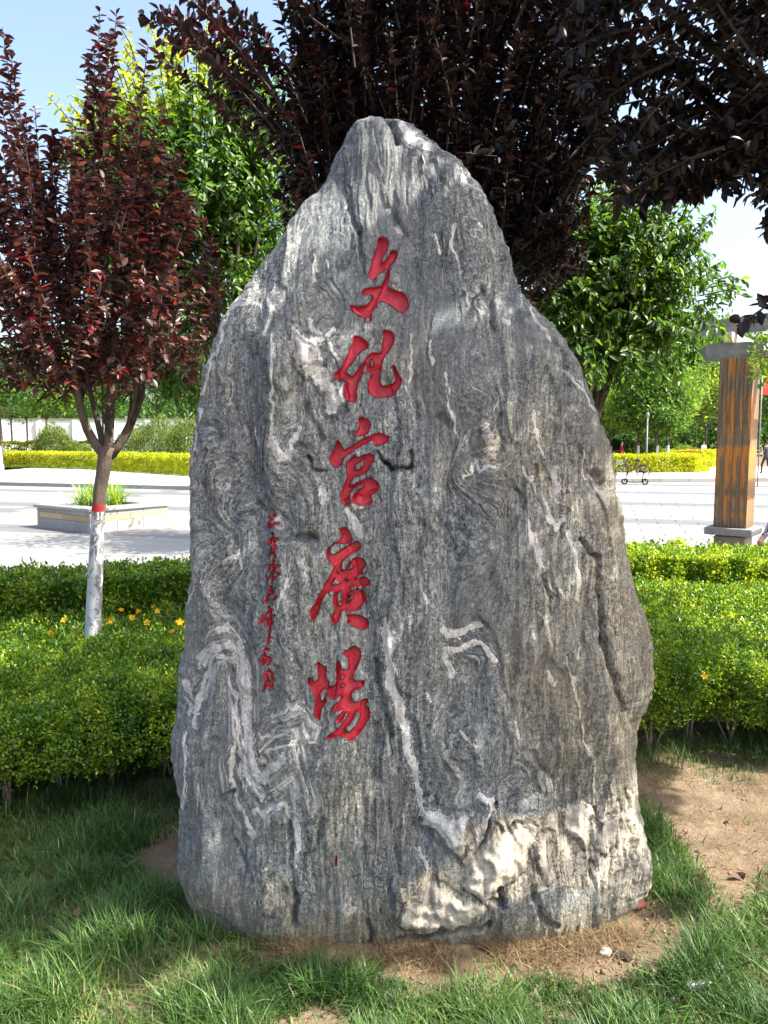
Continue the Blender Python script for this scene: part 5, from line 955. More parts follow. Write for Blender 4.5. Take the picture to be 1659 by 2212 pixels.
for side_ in range(4):
    w_ = .42
    if side_ % 2 == 0: c = (0, (-1 if side_ == 0 else 1) * (lL / 2 - w_ / 2 + .05), .50); sz = (lR + .1, w_, .07)
    else: c = ((-1 if side_ == 1 else 1) * (lR / 2 - w_ / 2 + .05), 0, .50); sz = (w_, lL + .1 - 2 * w_ - .004, .07)
    o = MB().box((0, 0, 0), sz, bev=.008).build('coping_slab', M_cop); o.parent = pl; o.location = c
o = MB().box((0, 0, .2), (lR - .5, lL - .5, .5)).build('soil_fill', M_soil); o.parent = pl
M_lily = leafmat('strap_leaf', [(0, (.10, .24, .03)), (.6, (.22, .38, .05)), (1, (.40, .46, .08))], .4, .4, (1.4, 1.3, .5), .4)
for i, (a_, b_) in enumerate([(-.25, .0), (-.05, .12), (.14, -.06), (.3, .1), (-.12, -.1), (.02, .02)]):
    c = cen + uR * (a_ * lR * .95) + uL * (b_ * lL * .8); n = 42; e = empty('daylily_clump', (c[0], c[1], ZP + .45), label=['daylily clump at the left end of the planter', 'daylily clump at the back left of the planter', 'daylily clump right of the middle of the planter', 'daylily clump at the right end of the planter', 'daylily clump in the front left of the planter', 'daylily clump in the very middle of the planter'][i], cat='plant', group='daylilies in the stone planter')
    blades('leaves', c[0] + rg.normal(size=n) * .08, c[1] + rg.normal(size=n) * .08, rg.uniform(.5, .85, n), rg.uniform(.02, .034, n), np.full(n, .9), rg.random(n), M_lily, None, e, droop=.8, z0=np.full(n, ZP + .44))

# ------------------------------------------------------------------ pergola
def wood_mat():
    m, t, p = newmat('weathered_orange_wood'); ob = nd(t, 'ShaderNodeTexCoord').outputs['Object']
    g_ = noise(t, ob, 30, 6, .6, .4, (1, 1, .06)); w_ = noise(t, ob, 3.2, 5, .65, .6, (1, 1, .6)); oi = nd(t, 'ShaderNodeObjectInfo').outputs['Random']
    cw = ramp(t, g_, [(.35, (.10, .065, .035)), (.55, (.19, .135, .08)), (.7, (.30, .235, .16))]); co = ramp(t, g_, [(.35, (.26, .085, .016)), (.6, (.52, .21, .035)), (.75, (.66, .38, .10))])
    c = mixc(t, ramp(t, mth(t, 'ADD', w_, mth(t, 'MULTIPLY', mth(t, 'SUBTRACT', oi, .5), .12)), [(.49, grey(0)), (.57, grey(1))]), cw, co)
    t.links.new(c, p.inputs['Base Color']); p.inputs['Roughness'].default_value = .6; bump(t, g_, .4, .004, p); return m
M_wood = wood_mat(); M_conc = surf('grey_painted_concrete', [(.17, .165, .155), (.27, .26, .245)], 9, 6, .8, .3); M_plinth = surf('stained_sandstone', [(.16, .13, .10), (.30, .26, .20)], 7, 6, .85, .5)
M_bright = surf('sunlit_beam_end', [(.48, .43, .35), (.6, .55, .46)], 9, 5, .8, .2)  # paler copy of the beam concrete: sunlight on a rafter put into the colour
PY = 10.4; cpp = pt(1590, 1000, PY); pc = np.array([cpp[0], PY]); psd = .415; pa = R(-38)   # left face turned towards the camera-left
per = empty('pergola', (pc[0], pc[1], ZP), pa, label='pergola corner of wood-clad pillar carrying grey concrete beams at the right', cat='pergola')
zs = float(pt(1590, 1148, PY)[2]); zt_ = float(pt(1590, 775, PY)[2])
def pp(mb, nm, mt): o = mb.build(nm, mt); o.parent = per; return o
pp(MB().box((0, 0, (zs - .04 - ZP) / 2 - .06), (psd * .96, psd * .96, zs - ZP + .06), bev=.01), 'plinth', M_plinth)
pp(MB().box((0, 0, zs - ZP + .02), (.60, .60, .10), bev=.01), 'plinth_cap', M_conc)
hz = zt_ - zs - .07
pp(MB().box((0, 0, zs - ZP + .07 + hz / 2), (psd - .05, psd - .05, hz)), 'core', M_conc)
npk = 4; pw = psd / npk
for f_ in range(4):
    for k in range(npk):
        u = (k + .5) * pw - psd / 2; a_ = f_ * math.pi / 2
        o = pp(MB().box((0, 0, 0), (pw - .003, .022, hz - .01), bev=.003), 'wood_plank', M_wood)
        o.location = (u * math.cos(a_) - (-(psd / 2 - .012)) * math.sin(a_), u * math.sin(a_) + (-(psd / 2 - .012)) * math.cos(a_), zs - ZP + .07 + hz / 2); o.rotation_euler = (0, 0, a_)
def beam(nm, mt, c, ln, wd, ht, a_, round_end=True):
    # beam along local x with its lower left end rounded off
    mb = MB(); r = min(ht * .55, .12); prof_ = [(-ln / 2, ht / 2)] + ([(-ln / 2, -ht / 2 + r)] + [(-ln / 2 + r - r * math.cos(t), -ht / 2 + r - r * math.sin(t)) for t in np.linspace(.2, math.pi / 2, 5)] if round_end else [(-ln / 2, -ht / 2)]) + [(ln / 2, -ht / 2), (ln / 2, ht / 2)]
    n = len(prof_); V_ = [(x, -wd / 2, z) for x, z in prof_] + [(x, wd / 2, z) for x, z in prof_]
    mb.add(V_, [tuple(range(n)), tuple(range(n, 2 * n))[::-1]] + [(i, i + n, (i + 1) % n + n, (i + 1) % n) for i in range(n)])
    o = pp(mb, nm, mt); o.location = c; o.rotation_euler = (0, 0, a_); return o
zb_ = zt_ - ZP
# pa: local +x runs right-and-nearer, local +y runs right-and-farther
beam('main_beam', M_conc, (1.9, -.12, zb_ + .10), 4.6, .12, .20, 0); beam('main_beam', M_conc, (1.9, .14, zb_ + .10), 4.9, .12, .20, 0)
for k in range(7): beam('rafter', M_bright if k == 0 else M_conc, (-.1 + k * .62, 1.3, zb_ + .265), 3.2, .11, .13, math.pi / 2)
beam('top_beam', M_conc, (1.6, -.05, zb_ + .43), 4.5, .10, .19, 0)
pp(MB().box((.08, -.11, zb_ + .345), (.04, .03, .06)), 'bracket', M_plainwhite)
# climbing vine on the pergola
vn = empty('climbing_vine', tuple(pt(1650, 800, 9.6)), label='sprig of bright green vine hanging from the pergola beam at the right edge', cat='vine'); rg = np.random.default_rng(71)
T_ = np.array([pt(rg.uniform(1615, 1720), rg.uniform(735, 838), 9.6 + rg.uniform(-.3, .3)) for _ in range(46)]); B_ = T_ + np.array([.3, 0, .25]) * rg.uniform(.3, 1, (46, 1)); P_, D_, N_ = shoot_leaves(B_, (B_ + T_) / 2, T_, 42, rg, -.2); n = len(P_); Ls = rg.uniform(.05, .085, n)
leaf_mesh('foliage', P_, D_, N_, Ls, Ls * .6, rg.random(n), M_lime, vn)

# ------------------------------------------------------------------ far side: hedges, shrubs, wall, trees
ZF = ZT
def far_hedge(name, label, line, depth, h, mat, seed, n, L=(.06, .10), cat='hedge', zb=ZF):
    rg = np.random.default_rng(seed); pts = [np.array(p)[:2] for p in line]; e = empty(name, (pts[0][0], pts[0][1], zb), label=label, cat=cat); S, Nr = [], []
    tot = sum(np.linalg.norm(b - a) for a, b in zip(pts[:-1], pts[1:]))
    for a, b in zip(pts[:-1], pts[1:]):
        d = b - a; l = np.linalg.norm(d); k = int(n * l / tot); u = d / l; nr = np.array([u[1], -u[0]])
        t = rg.random(k); w_ = rg.random(k); top = rg.random(k) < .5
        hh = h * (1 + .10 * N(t * l * .9, w_ * 0 + seed)); off = np.where(top, -w_ * depth, .06 * rg.normal(size=k)); zz = np.where(top, hh + .03 * rg.normal(size=k), w_ * hh)
        xy = a + u * (t * l)[:, None] + nr * off[:, None]; S.append(np.stack([xy[:, 0], xy[:, 1], zb + zz], 1)); Nr.append(np.where(top[:, None], [[0, 0, 1.]], [[nr[0], nr[1], .4]]))
    P, D, Nn = tuft_leaves(rg, np.concatenate(S), nz(np.concatenate(Nr)), 3, .03, 0); n2 = len(P); Ls = rg.uniform(*L, n2)
    leaf_mesh('foliage', P, D, Nn, Ls, Ls * .8, np.clip(rg.beta(2, 2, n2) + .25 * N(P[:, 0] * 2, P[:, 2] * 3, seed), 0, 1), mat, e, 'small'); return e
def L_(pts, z=ZF): return [gp(x, y, z) for x, y in pts]
def LY(pts): return [np.array([(u - 829.5) / F * y, y, ZF]) for u, y in pts]
hl = L_([(-120, 1005), (20, 1010), (200, 1014), (440, 1030)]); hr = L_([(1240, 1021), (1400, 1021), (1500, 1020), (1530, 1017)])
far_hedge('golden_hedge', 'long low golden yellow hedge across the plaza at left', hl, 1.5, .98, M_gold, 81, 15000)
far_hedge('golden_hedge', 'low golden yellow hedge behind the bicycle at right', hr, 1.5, .93, M_gold, 82, 9000)
far_hedge('golden_hedge', 'golden yellow hedge farther back behind the red leaved strip', LY([(1430, 53), (1535, 52), (1556, 58)]), 1.3, 1.05, M_gold, 83, 5000)
far_hedge('golden_hedge', 'far golden hedge at the left edge beyond the conifer shrubs', LY([(-60, 63), (80, 63), (200, 61)]), 1.5, 1.6, M_gold, 84, 5000, (.1, .16))
M_redh = leafmat('red_barberry_leaf', [(0, (.18, .04, .02)), (1, (.45, .14, .05))], .4, .5, (1.4, 1, .5))
far_hedge('red_hedge', 'strip of orange red leaves between the golden hedges', LY([(1466, 48.5), (1518, 48)]), 1.0, .95, M_redh, 85, 2500, (.08, .13))
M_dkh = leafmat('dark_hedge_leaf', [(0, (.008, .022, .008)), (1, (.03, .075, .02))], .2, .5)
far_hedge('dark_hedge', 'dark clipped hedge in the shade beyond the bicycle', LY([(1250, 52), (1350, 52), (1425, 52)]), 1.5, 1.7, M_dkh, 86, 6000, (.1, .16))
M_lawn = surf('distant_lawn', [(.045, .09, .02), (.08, .15, .03)], 2, 6, .9, .3, .02)
for nm_, ln_ in (('left', hl), ('right', hr)):
    A_ = [np.array(p)[:2] + np.array([0, .5]) for p in ln_]; V_ = [(p[0], p[1], ZT + .006) for p in A_] + [(p[0], 110, ZT + .006) for p in A_[::-1]]
    me = bpy.data.meshes.new('far_lawn'); me.from_pydata(V_, [], [tuple(range(len(V_)))]); o = link('far_lawn', me, M_lawn); o['kind'] = 'structure'
def blob(name, label, U, Y, rx, rz, mat, n, L, seed, cat='shrub', group=None, zb=ZF, ry=None, tpl='small', spiky=0):
    rg = np.random.default_rng(seed); x = (U - 829.5) / F * Y; e = empty(name, (x, Y, zb), label=label, cat=cat, group=group)
    S = ellipsoid(rg, n, (0, 0, 0), (1, 1, 1), .7); S[:, 2] = np.abs(S[:, 2]); k = 1 + .22 * N(S[:, 0] * 2.2 + seed, S[:, 2] * 2.2 + S[:, 1] * 1.7) ; Nr = nz(S.copy()); S = S * k[:, None] * np.array([rx, ry or rx, rz]) + np.array([x, Y, zb])
    P, D, Nn = tuft_leaves(rg, S, Nr, 3, L[1] * .5, 0)
    if spiky: D[:, 2] += spiky
    Ls = rg.uniform(*L, len(P)); leaf_mesh('foliage', P, D, Nn, Ls, Ls * (.6 if not spiky else .3), np.clip(rg.beta(2, 2, len(P)) + .3 * N(P[:, 0] * 1.5, P[:, 2] * 1.5, seed), 0, 1), mat, e, tpl)
    MB().tube([(x, Y, zb - .1), (x, Y, zb + rz * .5)], [.05, .03], 6).build('stem', M_bark, e); return e
M_pine = leafmat('soft_conifer', [(0, (.05, .085, .02)), (.5, (.12, .18, .04)), (1, (.25, .30, .08))], .3, .6, (1.3, 1.3, .6), .2)
blob('conifer_shrub', 'feathery conifer shrub behind the golden hedge left of the slim trunk', 120, 54, 1.59, 2.83, M_pine, 3200, (.10, .20), 91, spiky=.6)
blob('conifer_shrub', 'lower feathery conifer shrub just left of the slim trunk', 168, 54, 1.19, 1.68, M_pine, 1600, (.10, .20), 92, spiky=.6)
blob('conifer_shrub', 'broad feathery conifer shrub between the slim trunk and the stone', 335, 50, 2.38, 3.13, M_pine, 5200, (.10, .20), 93, spiky=.7)
blob('conifer_shrub', 'tall feathery conifer shrub against the left edge of the stone', 412, 46, 1.76, 3.25, M_pine, 3600, (.10, .20), 94, spiky=.7)
blob('round_shrub', 'small dark round shrub far away at the left', 37, 60, 0.86, 1.15, M_dkh, 700, (.1, .2), 95)
blob('round_shrub', 'clipped green ball shrub behind the golden hedge at right', 1475, 54, 1.10, 1.38, M_lime, 1500, (.08, .15), 96); blob('round_shrub', 'second clipped green shrub right of the ball shrub', 1500, 55, 0.99, 1.26, M_lime, 1400, (.08, .15), 97)
blob('round_shrub', 'loose dark green shrub left of the whitewashed trunks', 1398, 49, 1.26, 1.55, M_green, 1600, (.1, .2), 98); blob('round_shrub', 'green shrub beneath the trees just right of the stone', 1452, 56, 0.92, 1.84, M_green, 1200, (.1, .2), 99)

M_wall = surf('white_wall_paint', [(.66, .67, .66), (.76, .76, .75)], 3, 4, .8, .1)
xw0, xw1 = (-260 - 829.5) / F * 76, (440 - 829.5) / F * 76
wl = empty('boundary_wall', ((xw0 + xw1) / 2, 76, ZF), label='white painted boundary wall seen between far trunks at left', cat='wall')
MB().box(((xw0 + xw1) / 2, 76, ZF + 1.9), (xw1 - xw0, .3, 3.9)).build('wall_panel', M_wall, wl); MB().box(((xw0 + xw1) / 2, 76, ZF + 3.9), (xw1 - xw0, .45, .12)).build('coping', M_conc, wl)
for k in range(9): MB().box((xw0 + (k + .5) * (xw1 - xw0) / 9, 75.8, ZF + 1.9), (.5, .2, 3.8)).build('pier', M_wall, wl)

def far_tree(label, U, Y, h, cw, c0, mat, seed, n=1500, L=(.16, .30), white=True, r=.10, group=None, fork=True, zb=ZF, name='street_tree'):
    rg = np.random.default_rng(seed); x = (U - 829.5) / F * Y; e = empty(name, (x, Y, zb), label=label, cat='tree', group=group)
    zc = zb + c0; mb = MB(); mb.tube([(x, Y, zb - .2), (x + rg.uniform(-.05, .05), Y, zb + c0 * .6), (x + rg.uniform(-.1, .1), Y, zc + .3)], [r, r * .85, r * .7], 8); mb.build('trunk', M_bark, e, True)
    if white: MB().tube([(x, Y, zb - .15), (x, Y, zb + min(1.5, c0 * .8))], [r * 1.12, r * 1.02], 8, caps=False).build('whitewash', M_plainwhite, e, True)
    mb = MB()
    for k in range(6):
        a = k * 1.1 + seed; q_ = np.array([x + math.cos(a) * cw * .35, Y + math.sin(a) * cw * .35, zc + (h - c0) * rg.uniform(.4, .7)]); mb.tube(bez(np.array([x, Y, zc]), np.array([x + math.cos(a) * cw * .15, Y, zc + .6]), q_, 5), np.linspace(r * .5, .02, 5), 5)
    o = mb.build('limbs', M_darkbark if not white else M_bark, e); o['kind'] = 'stuff'
    nb = 26; cl = ellipsoid(rg, nb, (x, Y, zb + (h + c0) / 2), (cw * .42, cw * .42, (h - c0) * .42), .3); S = cl[rg.integers(0, nb, n)] + rg.normal(size=(n, 3)) * np.array([cw * .10, cw * .10, (h - c0) * .08])
    P, D, Nn = tuft_leaves(rg, S, nz(rg.normal(size=S.shape) + [0, 0, .4]), 3, L[1] * .6, 0); Ls = rg.uniform(*L, len(P))
    leaf_mesh('crown', P, D, Nn, Ls, Ls * .6, np.clip(rg.beta(2, 2, len(P)) + .25 * N(P[:, 0] * 1.0, P[:, 2] * 1.0, seed), 0, 1), mat, e, 'small'); return e
M_far = leafmat('far_foliage', [(0, (.030, .075, .018)), (.5, (.065, .15, .03)), (1, (.15, .25, .05))], .45, .5, (1.5, 1.5, .5), .3)
M_far2 = leafmat('far_light_foliage', [(0, (.07, .14, .025)), (.5, (.16, .26, .045)), (1, (.30, .37, .08))], .5, .5, (1.4, 1.4, .5), .3)
G = 'trees across the plaza'
far_tree('feathery green tree at the far left edge across the plaza', 5, 45, 7.80, 5.98, 3.38, M_far, 101, 3380, white=True, group=G)
far_tree('tree with forked pale trunk behind the conifer shrubs at left', 105, 57, 8.82, 7.28, 3.36, M_far2, 102, 3380, group=G)
far_tree('thin tree before the white wall, farthest left', 30, 66, 9.10, 6.50, 3.64, M_far, 103, 2340, group=G); far_tree('thin tree before the white wall, left of the slim plum', 62, 68, 9.10, 5.98, 3.64, M_far, 104, 2080, group=G)
far_tree('bushy green tree seen between the plum limbs', 225, 62, 10.56, 7.92, 4.22, M_far, 105, 3380, group=G); far_tree('tall green tree above the broad conifer shrub', 345, 60, 11.30, 8.25, 4.26, M_far, 106, 3900, group=G); far_tree('green tree just left of the stone', 430, 60, 11.25, 7.75, 3.75, M_far, 107, 3120, group=G)
far_tree('dense tree farther back at left', 150, 85, 13.50, 12.15, 3.78, M_far, 108, 3380, (.25, .45), group=G)
far_tree('green tree just right of the stone edge across the plaza', 1318, 52, 5.86, 4.39, 2.20, M_far2, 111, 2470, group=G); far_tree('tree with whitewashed trunk left of the pale barked one', 1376, 47, 5.54, 3.62, 2.26, M_far2, 112, 2470, group=G)
far_tree('leafy tree with whitewashed trunk in the middle of the right group', 1417, 46, 5.88, 4.07, 2.26, M_far, 113, 2990, group=G); far_tree('forked pale barked tree with whitewashed foot at right', 1440, 47.5, 6.10, 4.29, 2.26, M_far2, 114, 2860, group=G)
far_tree('small tree with white trunk beside the wooden pillar', 1521, 57, 7.28, 4.70, 2.58, M_far2, 115, 2470, group=G)
far_tree('tall green tree behind, left of the pillar', 1500, 80, 14.40, 12.00, 3.60, M_far, 116, 5460, (.25, .45), white=False, group=G); far_tree('tall green tree behind, hidden by the pillar', 1590, 74, 13.20, 10.80, 3.60, M_far, 117, 4680, (.25, .45), white=False, group=G)
far_tree('tall green tree behind the drooping leaves right of the stone', 1390, 86, 14.40, 13.20, 3.60, M_far, 118, 4940, (.25, .45), white=False, group=G); far_tree('green tree right of the wooden pillar', 1665, 58, 9.00, 7.20, 2.88, M_far, 119, 3380, white=False, group=G)
far_tree('narrow hazy poplar far behind the pergola beam', 1566, 120, 22, 4.5, 6, M_far2, 120, 2200, (.3, .5), white=False, group=G)
far_tree('dense dark tree far behind, right of the stone', 1300, 76, 11.25, 10.00, 3.12, M_far, 121, 3380, (.25, .45), white=False, group=G)
far_tree('spreading plaza tree hidden behind the stone, its shade lying on the paving', 740, 13.8, 6.2, 4.0, 2.6, M_far, 122, 2200, (.10, .18), white=True, group=None, zb=ZP)
# far wood as one mass
rg = np.random.default_rng(130); n = 20000; x = rg.uniform(-85, 85, n); y = rg.uniform(98, 112, n); hgt = 6.5 + 2.8 * N(x * .12, y * .1, 131) + 1.2 * N(x * .5, y * .3, 132); z = ZF + rg.random(n) ** .7 * hgt
P_, D_, N_ = tuft_leaves(rg, np.stack([x, y, z], 1), np.tile([0, -.7, .7], (n, 1)), 2, .3, 0); Ls = rg.uniform(.5, .95, len(P_))
o = leaf_mesh('distant_wood', P_, D_, N_, Ls, Ls * .7, np.clip(rg.beta(2, 3, len(P_)) - .1, 0, 1), M_far, None, 'small'); tag(o, 'far off belt of green woodland closing the view', kind='stuff')

# lamp post
lp = gp(1395, 1000, ZF); lx = (1395 - 829.5) / F * 44; post = empty('lamp_post', (lx, 44, ZF), label='slim grey lamp post among the far trees at right', cat='lamp post')
M_steel = surf('grey_steel', [(.16, .165, .17), (.22, .23, .235)], 10, 3, .4)
MB().tube([(lx, 44, ZF), (lx, 44, ZF + .7), (lx, 44, ZF + 3.1)], [.06, .05, .04], 10).build('post', M_steel, post, True); MB().box((lx, 44, ZF + .06), (.35, .35, .12), bev=.01).build('base_plate', M_steel, post); MB().tube([(lx, 44, ZF + 3.1), (lx, 44, ZF + 3.25), (lx, 44, ZF + 3.4)], [.05, .12, .06], 8).build('lamp_head', M_steel, post, True)

# red banner at the right edge
bn = pt(1672, 834, 30); ban = empty('red_banner', (bn[0], 30, ZF), label='red banner hung between posts at the right edge beyond the pillar', cat='banner'); M_ban = surf('red_cloth', [(.5, .035, .03), (.6, .07, .06)], 4, 4, .8)
MB().box((bn[0], 30, bn[2]), (.9, .02, .68)).build('cloth', M_ban, ban)
for s_ in (-1, 1): MB().tube([(bn[0] + s_ * .47, 30, ZF), (bn[0] + s_ * .47, 30, bn[2] + .4)], [.025, .025], 8).build('post', M_steel, ban, True)

# ------------------------------------------------------------------ bicycle and scooter
M_tyre = surf('black_rubber', [(.02, .02, .02), (.04, .04, .04)], 20, 3, .8); M_frame = surf('dark_frame_paint', [(.06, .03, .03), (.10, .05, .045)], 20, 3, .4); M_chrome = surf('bright_metal', [(.55, .55, .55), (.65, .65, .65)], 20, 2, .3)
def ring(c, r, th, ax_, n=22):
    return [np.array(c) + r * (math.cos(t) * np.array(ax_) + math.sin(t) * np.array([0, 0, 1.])) for t in np.linspace(0, 2 * math.pi, n)]
g = gp(1363, 1033, ZP); by = float(g[1]) - .2; bxr = float((1366 - 829.5) / F * by); dirb = nz(np.array([.95, -.30, 0])); zb_ = ZP + .01
bike = empty('bicycle', (bxr, by, ZP), label='old bicycle with front basket parked on the plaza beside the stone edge', cat='bicycle')
def bp(a_, z, s_=0): return np.array([bxr, by, zb_]) + dirb * a_ + np.array([0, 0, z]) + np.array([.3, .95, 0]) * s_
for a_ in (-.52, .52):
    wh = MB(); wh.tube(ring(bp(a_, .33), .31, 0, dirb), .028, 6, False); wo = wh.build('wheel', M_tyre, bike, True); rm = MB().tube(ring(bp(a_, .33), .285, 0, dirb), .008, 5, False); 
    for t in np.linspace(0, math.pi, 7)[:-1]: rm.tube([bp(a_, .33) + .285 * (math.cos(t) * dirb + math.sin(t) * np.array([0, 0, 1])), bp(a_, .33) - .285 * (math.cos(t) * dirb + math.sin(t) * np.array([0, 0, 1]))], .003, 3)
    rm.build('spokes', M_chrome, bike)['kind'] = 'stuff'
fr = MB(); hd = bp(-.38, .88); bb_ = bp(.02, .30); stp = bp(.16, .80)
for a_, b_ in ((hd, bb_), (bp(-.40, .74), bb_ + [0, 0, .12]), (bb_, stp), (bb_, bp(.52, .33)), (stp, bp(.52, .33)), (hd, bp(-.52, .33))): fr.tube([a_, b_], .026, 6)
fr.build('frame', M_frame, bike, True)
MB().tube([bp(-.36, .95), bp(-.34, 1.06), bp(-.30, 1.08, .25)], .022, 6).tube([bp(-.34, 1.06), bp(-.30, 1.08, -.25)], .022, 6).build('handlebar', M_chrome, bike, True)
MB().tube([bp(.10, .90), bp(.20, .93), bp(.34, .92)], [.03, .06, .10], 8).build('saddle', M_tyre, bike, True); MB().tube([stp, bp(.2, .9)], .013, 6).build('seat_post', M_chrome, bike, True)
MB().box(bp(.55, .70), (.42, .14, .02), math.atan2(dirb[1], dirb[0])).tube([bp(.40, .70), bp(.50, .34)], .008, 4).tube([bp(.72, .70), bp(.54, .34)], .008, 4).build('rear_rack', M_frame, bike)
bk = MB(); c_ = bp(-.66, .82); rz_ = math.atan2(dirb[1], dirb[0])
for k in range(5): bk.tube([c_ + dirb * (-.14 + .28 * (k in (1, 2))) * 0 + (dirb * x_ + np.array([.3, .95, 0]) * y_) + [0, 0, -.11 + .055 * k] for x_, y_ in ((-.14, -.15), (.14, -.15), (.14, .15), (-.14, .15), (-.14, -.15))], .005, 4, False)
for x_, y_ in ((-.14, -.15), (0, -.15), (.14, -.15), (.14, 0), (.14, .15), (0, .15), (-.14, .15), (-.14, 0)): bk.tube([c_ + dirb * x_ + np.array([.3, .95, 0]) * y_ + [0, 0, z_] for z_ in (-.11, .11)], .005, 4)
bk.build('basket', M_chrome, bike)
MB().tube([bp(.05, .30, -.08), bp(.05, .30, .08)], .09, 10).build('crank', M_chrome, bike, True); MB().tube(ring(bp(.52, .33), .345, 0, dirb)[0:11], .012, 5).build('rear_mudguard', M_frame, bike, True)
g = gp(1372, 1047, ZP); sy = float(g[1]) ; sx = float(g[0]) - .0; scd = nz(np.array([.96, -.25, 0])); sco = empty('kick_scooter', (sx, sy, ZP), label='small dark seated scooter standing in front of the bicycle', cat='scooter')
def cp(a_, z, s_=0): return np.array([sx, sy, ZP + .01]) + scd * a_ + np.array([0, 0, z]) + np.array([.25, .96, 0]) * s_
for a_ in (-.46, .42): 
    MB().tube(ring(cp(a_, .13), .11, 0, scd, 16), .035, 6, False).build('wheel', M_tyre, sco, True)
MB().tube([cp(-.28, .10), cp(.0, .09), cp(.34, .12)], [.02, .02, .02], 6).box(cp(.03, .10), (.5, .16, .03), math.atan2(scd[1], scd[0])).build('deck', M_frame, sco)
MB().tube([cp(-.46, .13), cp(-.40, .36), cp(-.30, .10)], .026, 6).tube([cp(-.40, .34), cp(-.30, .72), cp(-.24, .95)], .026, 6).build('steering_column', M_frame, sco, True)
MB().tube([cp(-.24, .95, -.22), cp(-.22, .97), cp(-.24, .95, .22)], .022, 6).build('handlebar', M_tyre, sco, True)
MB().tube([cp(.42, .13), cp(.40, .40), cp(.30, .56)], .022, 6).tube([cp(.28, .12), cp(.33, .56)], .022, 6).build('seat_frame', M_frame, sco, True)
MB().tube([cp(.14, .575), cp(.26, .59), cp(.44, .58)], [.04, .06, .08], 8).build('seat', M_tyre, sco, True)

# ------------------------------------------------------------------ people
M_skin = surf('skin', [(.42, .24, .17), (.5, .30, .21)], 20, 3, .6, .1); M_hair = surf('black_hair', [(.012, .01, .01), (.03, .025, .022)], 40, 3, .6)
def person(label, joints, edges, radii, mats, region, loc=(0, 0, 0), rz=0, head=None, flip=1):
    me = bpy.data.meshes.new('body'); me.from_pydata(joints, edges, []); o = bpy.data.objects.new('body_tmp', me); COL.objects.link(o)
    bpy.context.view_layer.objects.active = o
    md = o.modifiers.new('skin', 'SKIN'); 
    for i, r_ in enumerate(radii): me.skin_vertices[0].data[i].radius = r_ if isinstance(r_, tuple) else (r_, r_)
    me.skin_vertices[0].data[0].use_root = True
    o.modifiers.new('sub', 'SUBSURF').levels = 2
    for m_ in o.modifiers:
        if m_.type == 'SUBSURF': m_.render_levels = 2
    dg = bpy.context.evaluated_depsgraph_get(); me2 = bpy.data.meshes.new_from_object(o.evaluated_get(dg)); bpy.data.objects.remove(o)
    for m_ in mats: me2.materials.append(m_)
    for p_ in me2.polygons: p_.material_index = region(p_.center); p_.use_smooth = True
    root = empty('person', loc, rz, label=label, cat='person'); b_ = bpy.data.objects.new('body', me2); COL.objects.link(b_); b_.parent = root
    if head is not None:
        bm = bmesh.new(); bmesh.ops.create_uvsphere(bm, u_segments=14, v_segments=10, radius=1)
        for v in bm.verts: v.co = Vector((v.co.x * .088, v.co.y * .102 + .012, max(v.co.z, -.35 if v.co.y > -.02 else .15) * .112 + .012)) + Vector(head)
        mh = bpy.data.meshes.new('hair'); bm.to_mesh(mh); bm.free(); h_ = link('hair', mh, M_hair); h_.parent = root
        bm = bmesh.new()
        for sx_ in (-1, 1):
            for c_, r_ in (((sx_ * .032, -.083, .01), .011), ((sx_ * .082, .01, -.005), .02)): bmesh.ops.create_icosphere(bm, subdivisions=1, radius=r_, matrix=Matrix.Translation(Vector(head) + Vector(c_)))
        bmesh.ops.create_icosphere(bm, subdivisions=1, radius=.016, matrix=Matrix.Translation(Vector(head) + Vector((0, -.1, -.02))))
        mf = bpy.data.meshes.new('facial_features'); bm.to_mesh(mf); bm.free(); f_ = link('face_features', mf, M_skin); f_.parent = root
    return root
def standing(label, loc, rz, shirt, trouser, swing=.18):
    J = [(0, 0, .95), (0, 0, 1.15), (0, 0, 1.38), (0, 0, 1.48), (0, 0, 1.55), (0, -.01, 1.62), (0, 0, 1.69), (.17, 0, 1.40), (.22, swing * .4, 1.12), (.22, -swing * .4, .88), (.22, -swing * .6, .80), (-.17, 0, 1.40), (-.22, -swing * .4, 1.12), (-.22, -swing * 1.2, .90), (-.22, -swing * 1.4, .82), (.09, 0, .88), (.10, -swing, .50), (.10, -swing * .9, .08), (.10, -swing * .9 - .15, .035), (-.09, 0, .88), (-.10, swing * .3, .50), (-.10, swing * 1.5, .10), (-.10, swing * 1.5 - .15, .035)]
    E = [(0, 1), (1, 2), (2, 3), (3, 4), (4, 5), (5, 6), (2, 7), (7, 8), (8, 9), (9, 10), (2, 11), (11, 12), (12, 13), (13, 14), (0, 15), (15, 16), (16, 17), (17, 18), (0, 19), (19, 20), (20, 21), (21, 22)]
    Rr = [(.14, .10), (.13, .09), (.14, .09), .055, .055, .085, .07, .06, .045, .036, .04, .06, .045, .036, .04, .085, .06, .045, .04, .085, .06, .045, .04]
    def reg(c): return 0 if c.z > 1.47 or (abs(c.x) > .17 and c.z < 1.05) else (1 if c.z > .93 else (2 if c.z > .09 else 3))
    return person(label, J, E, Rr, [M_skin, shirt, trouser, M_tyre], reg, loc, rz, (0, 0, 1.64))
M_beige = surf('beige_shirt', [(.5, .4, .33), (.6, .5, .42)], 10); M_redc = surf('red_shirt', [(.5, .03, .03), (.6, .06, .05)], 10); M_navy = surf('navy_cloth', [(.02, .025, .05), (.04, .045, .08)], 10); M_blackc = surf('black_cloth', [(.015, .015, .018), (.03, .03, .03)], 10)
Y_ = 55; standing('person in a pale beige shirt standing behind the golden hedge left of the pillar', ((1517 - 829.5) / F * Y_, Y_, ZF + .0), R(20), M_beige, M_navy)
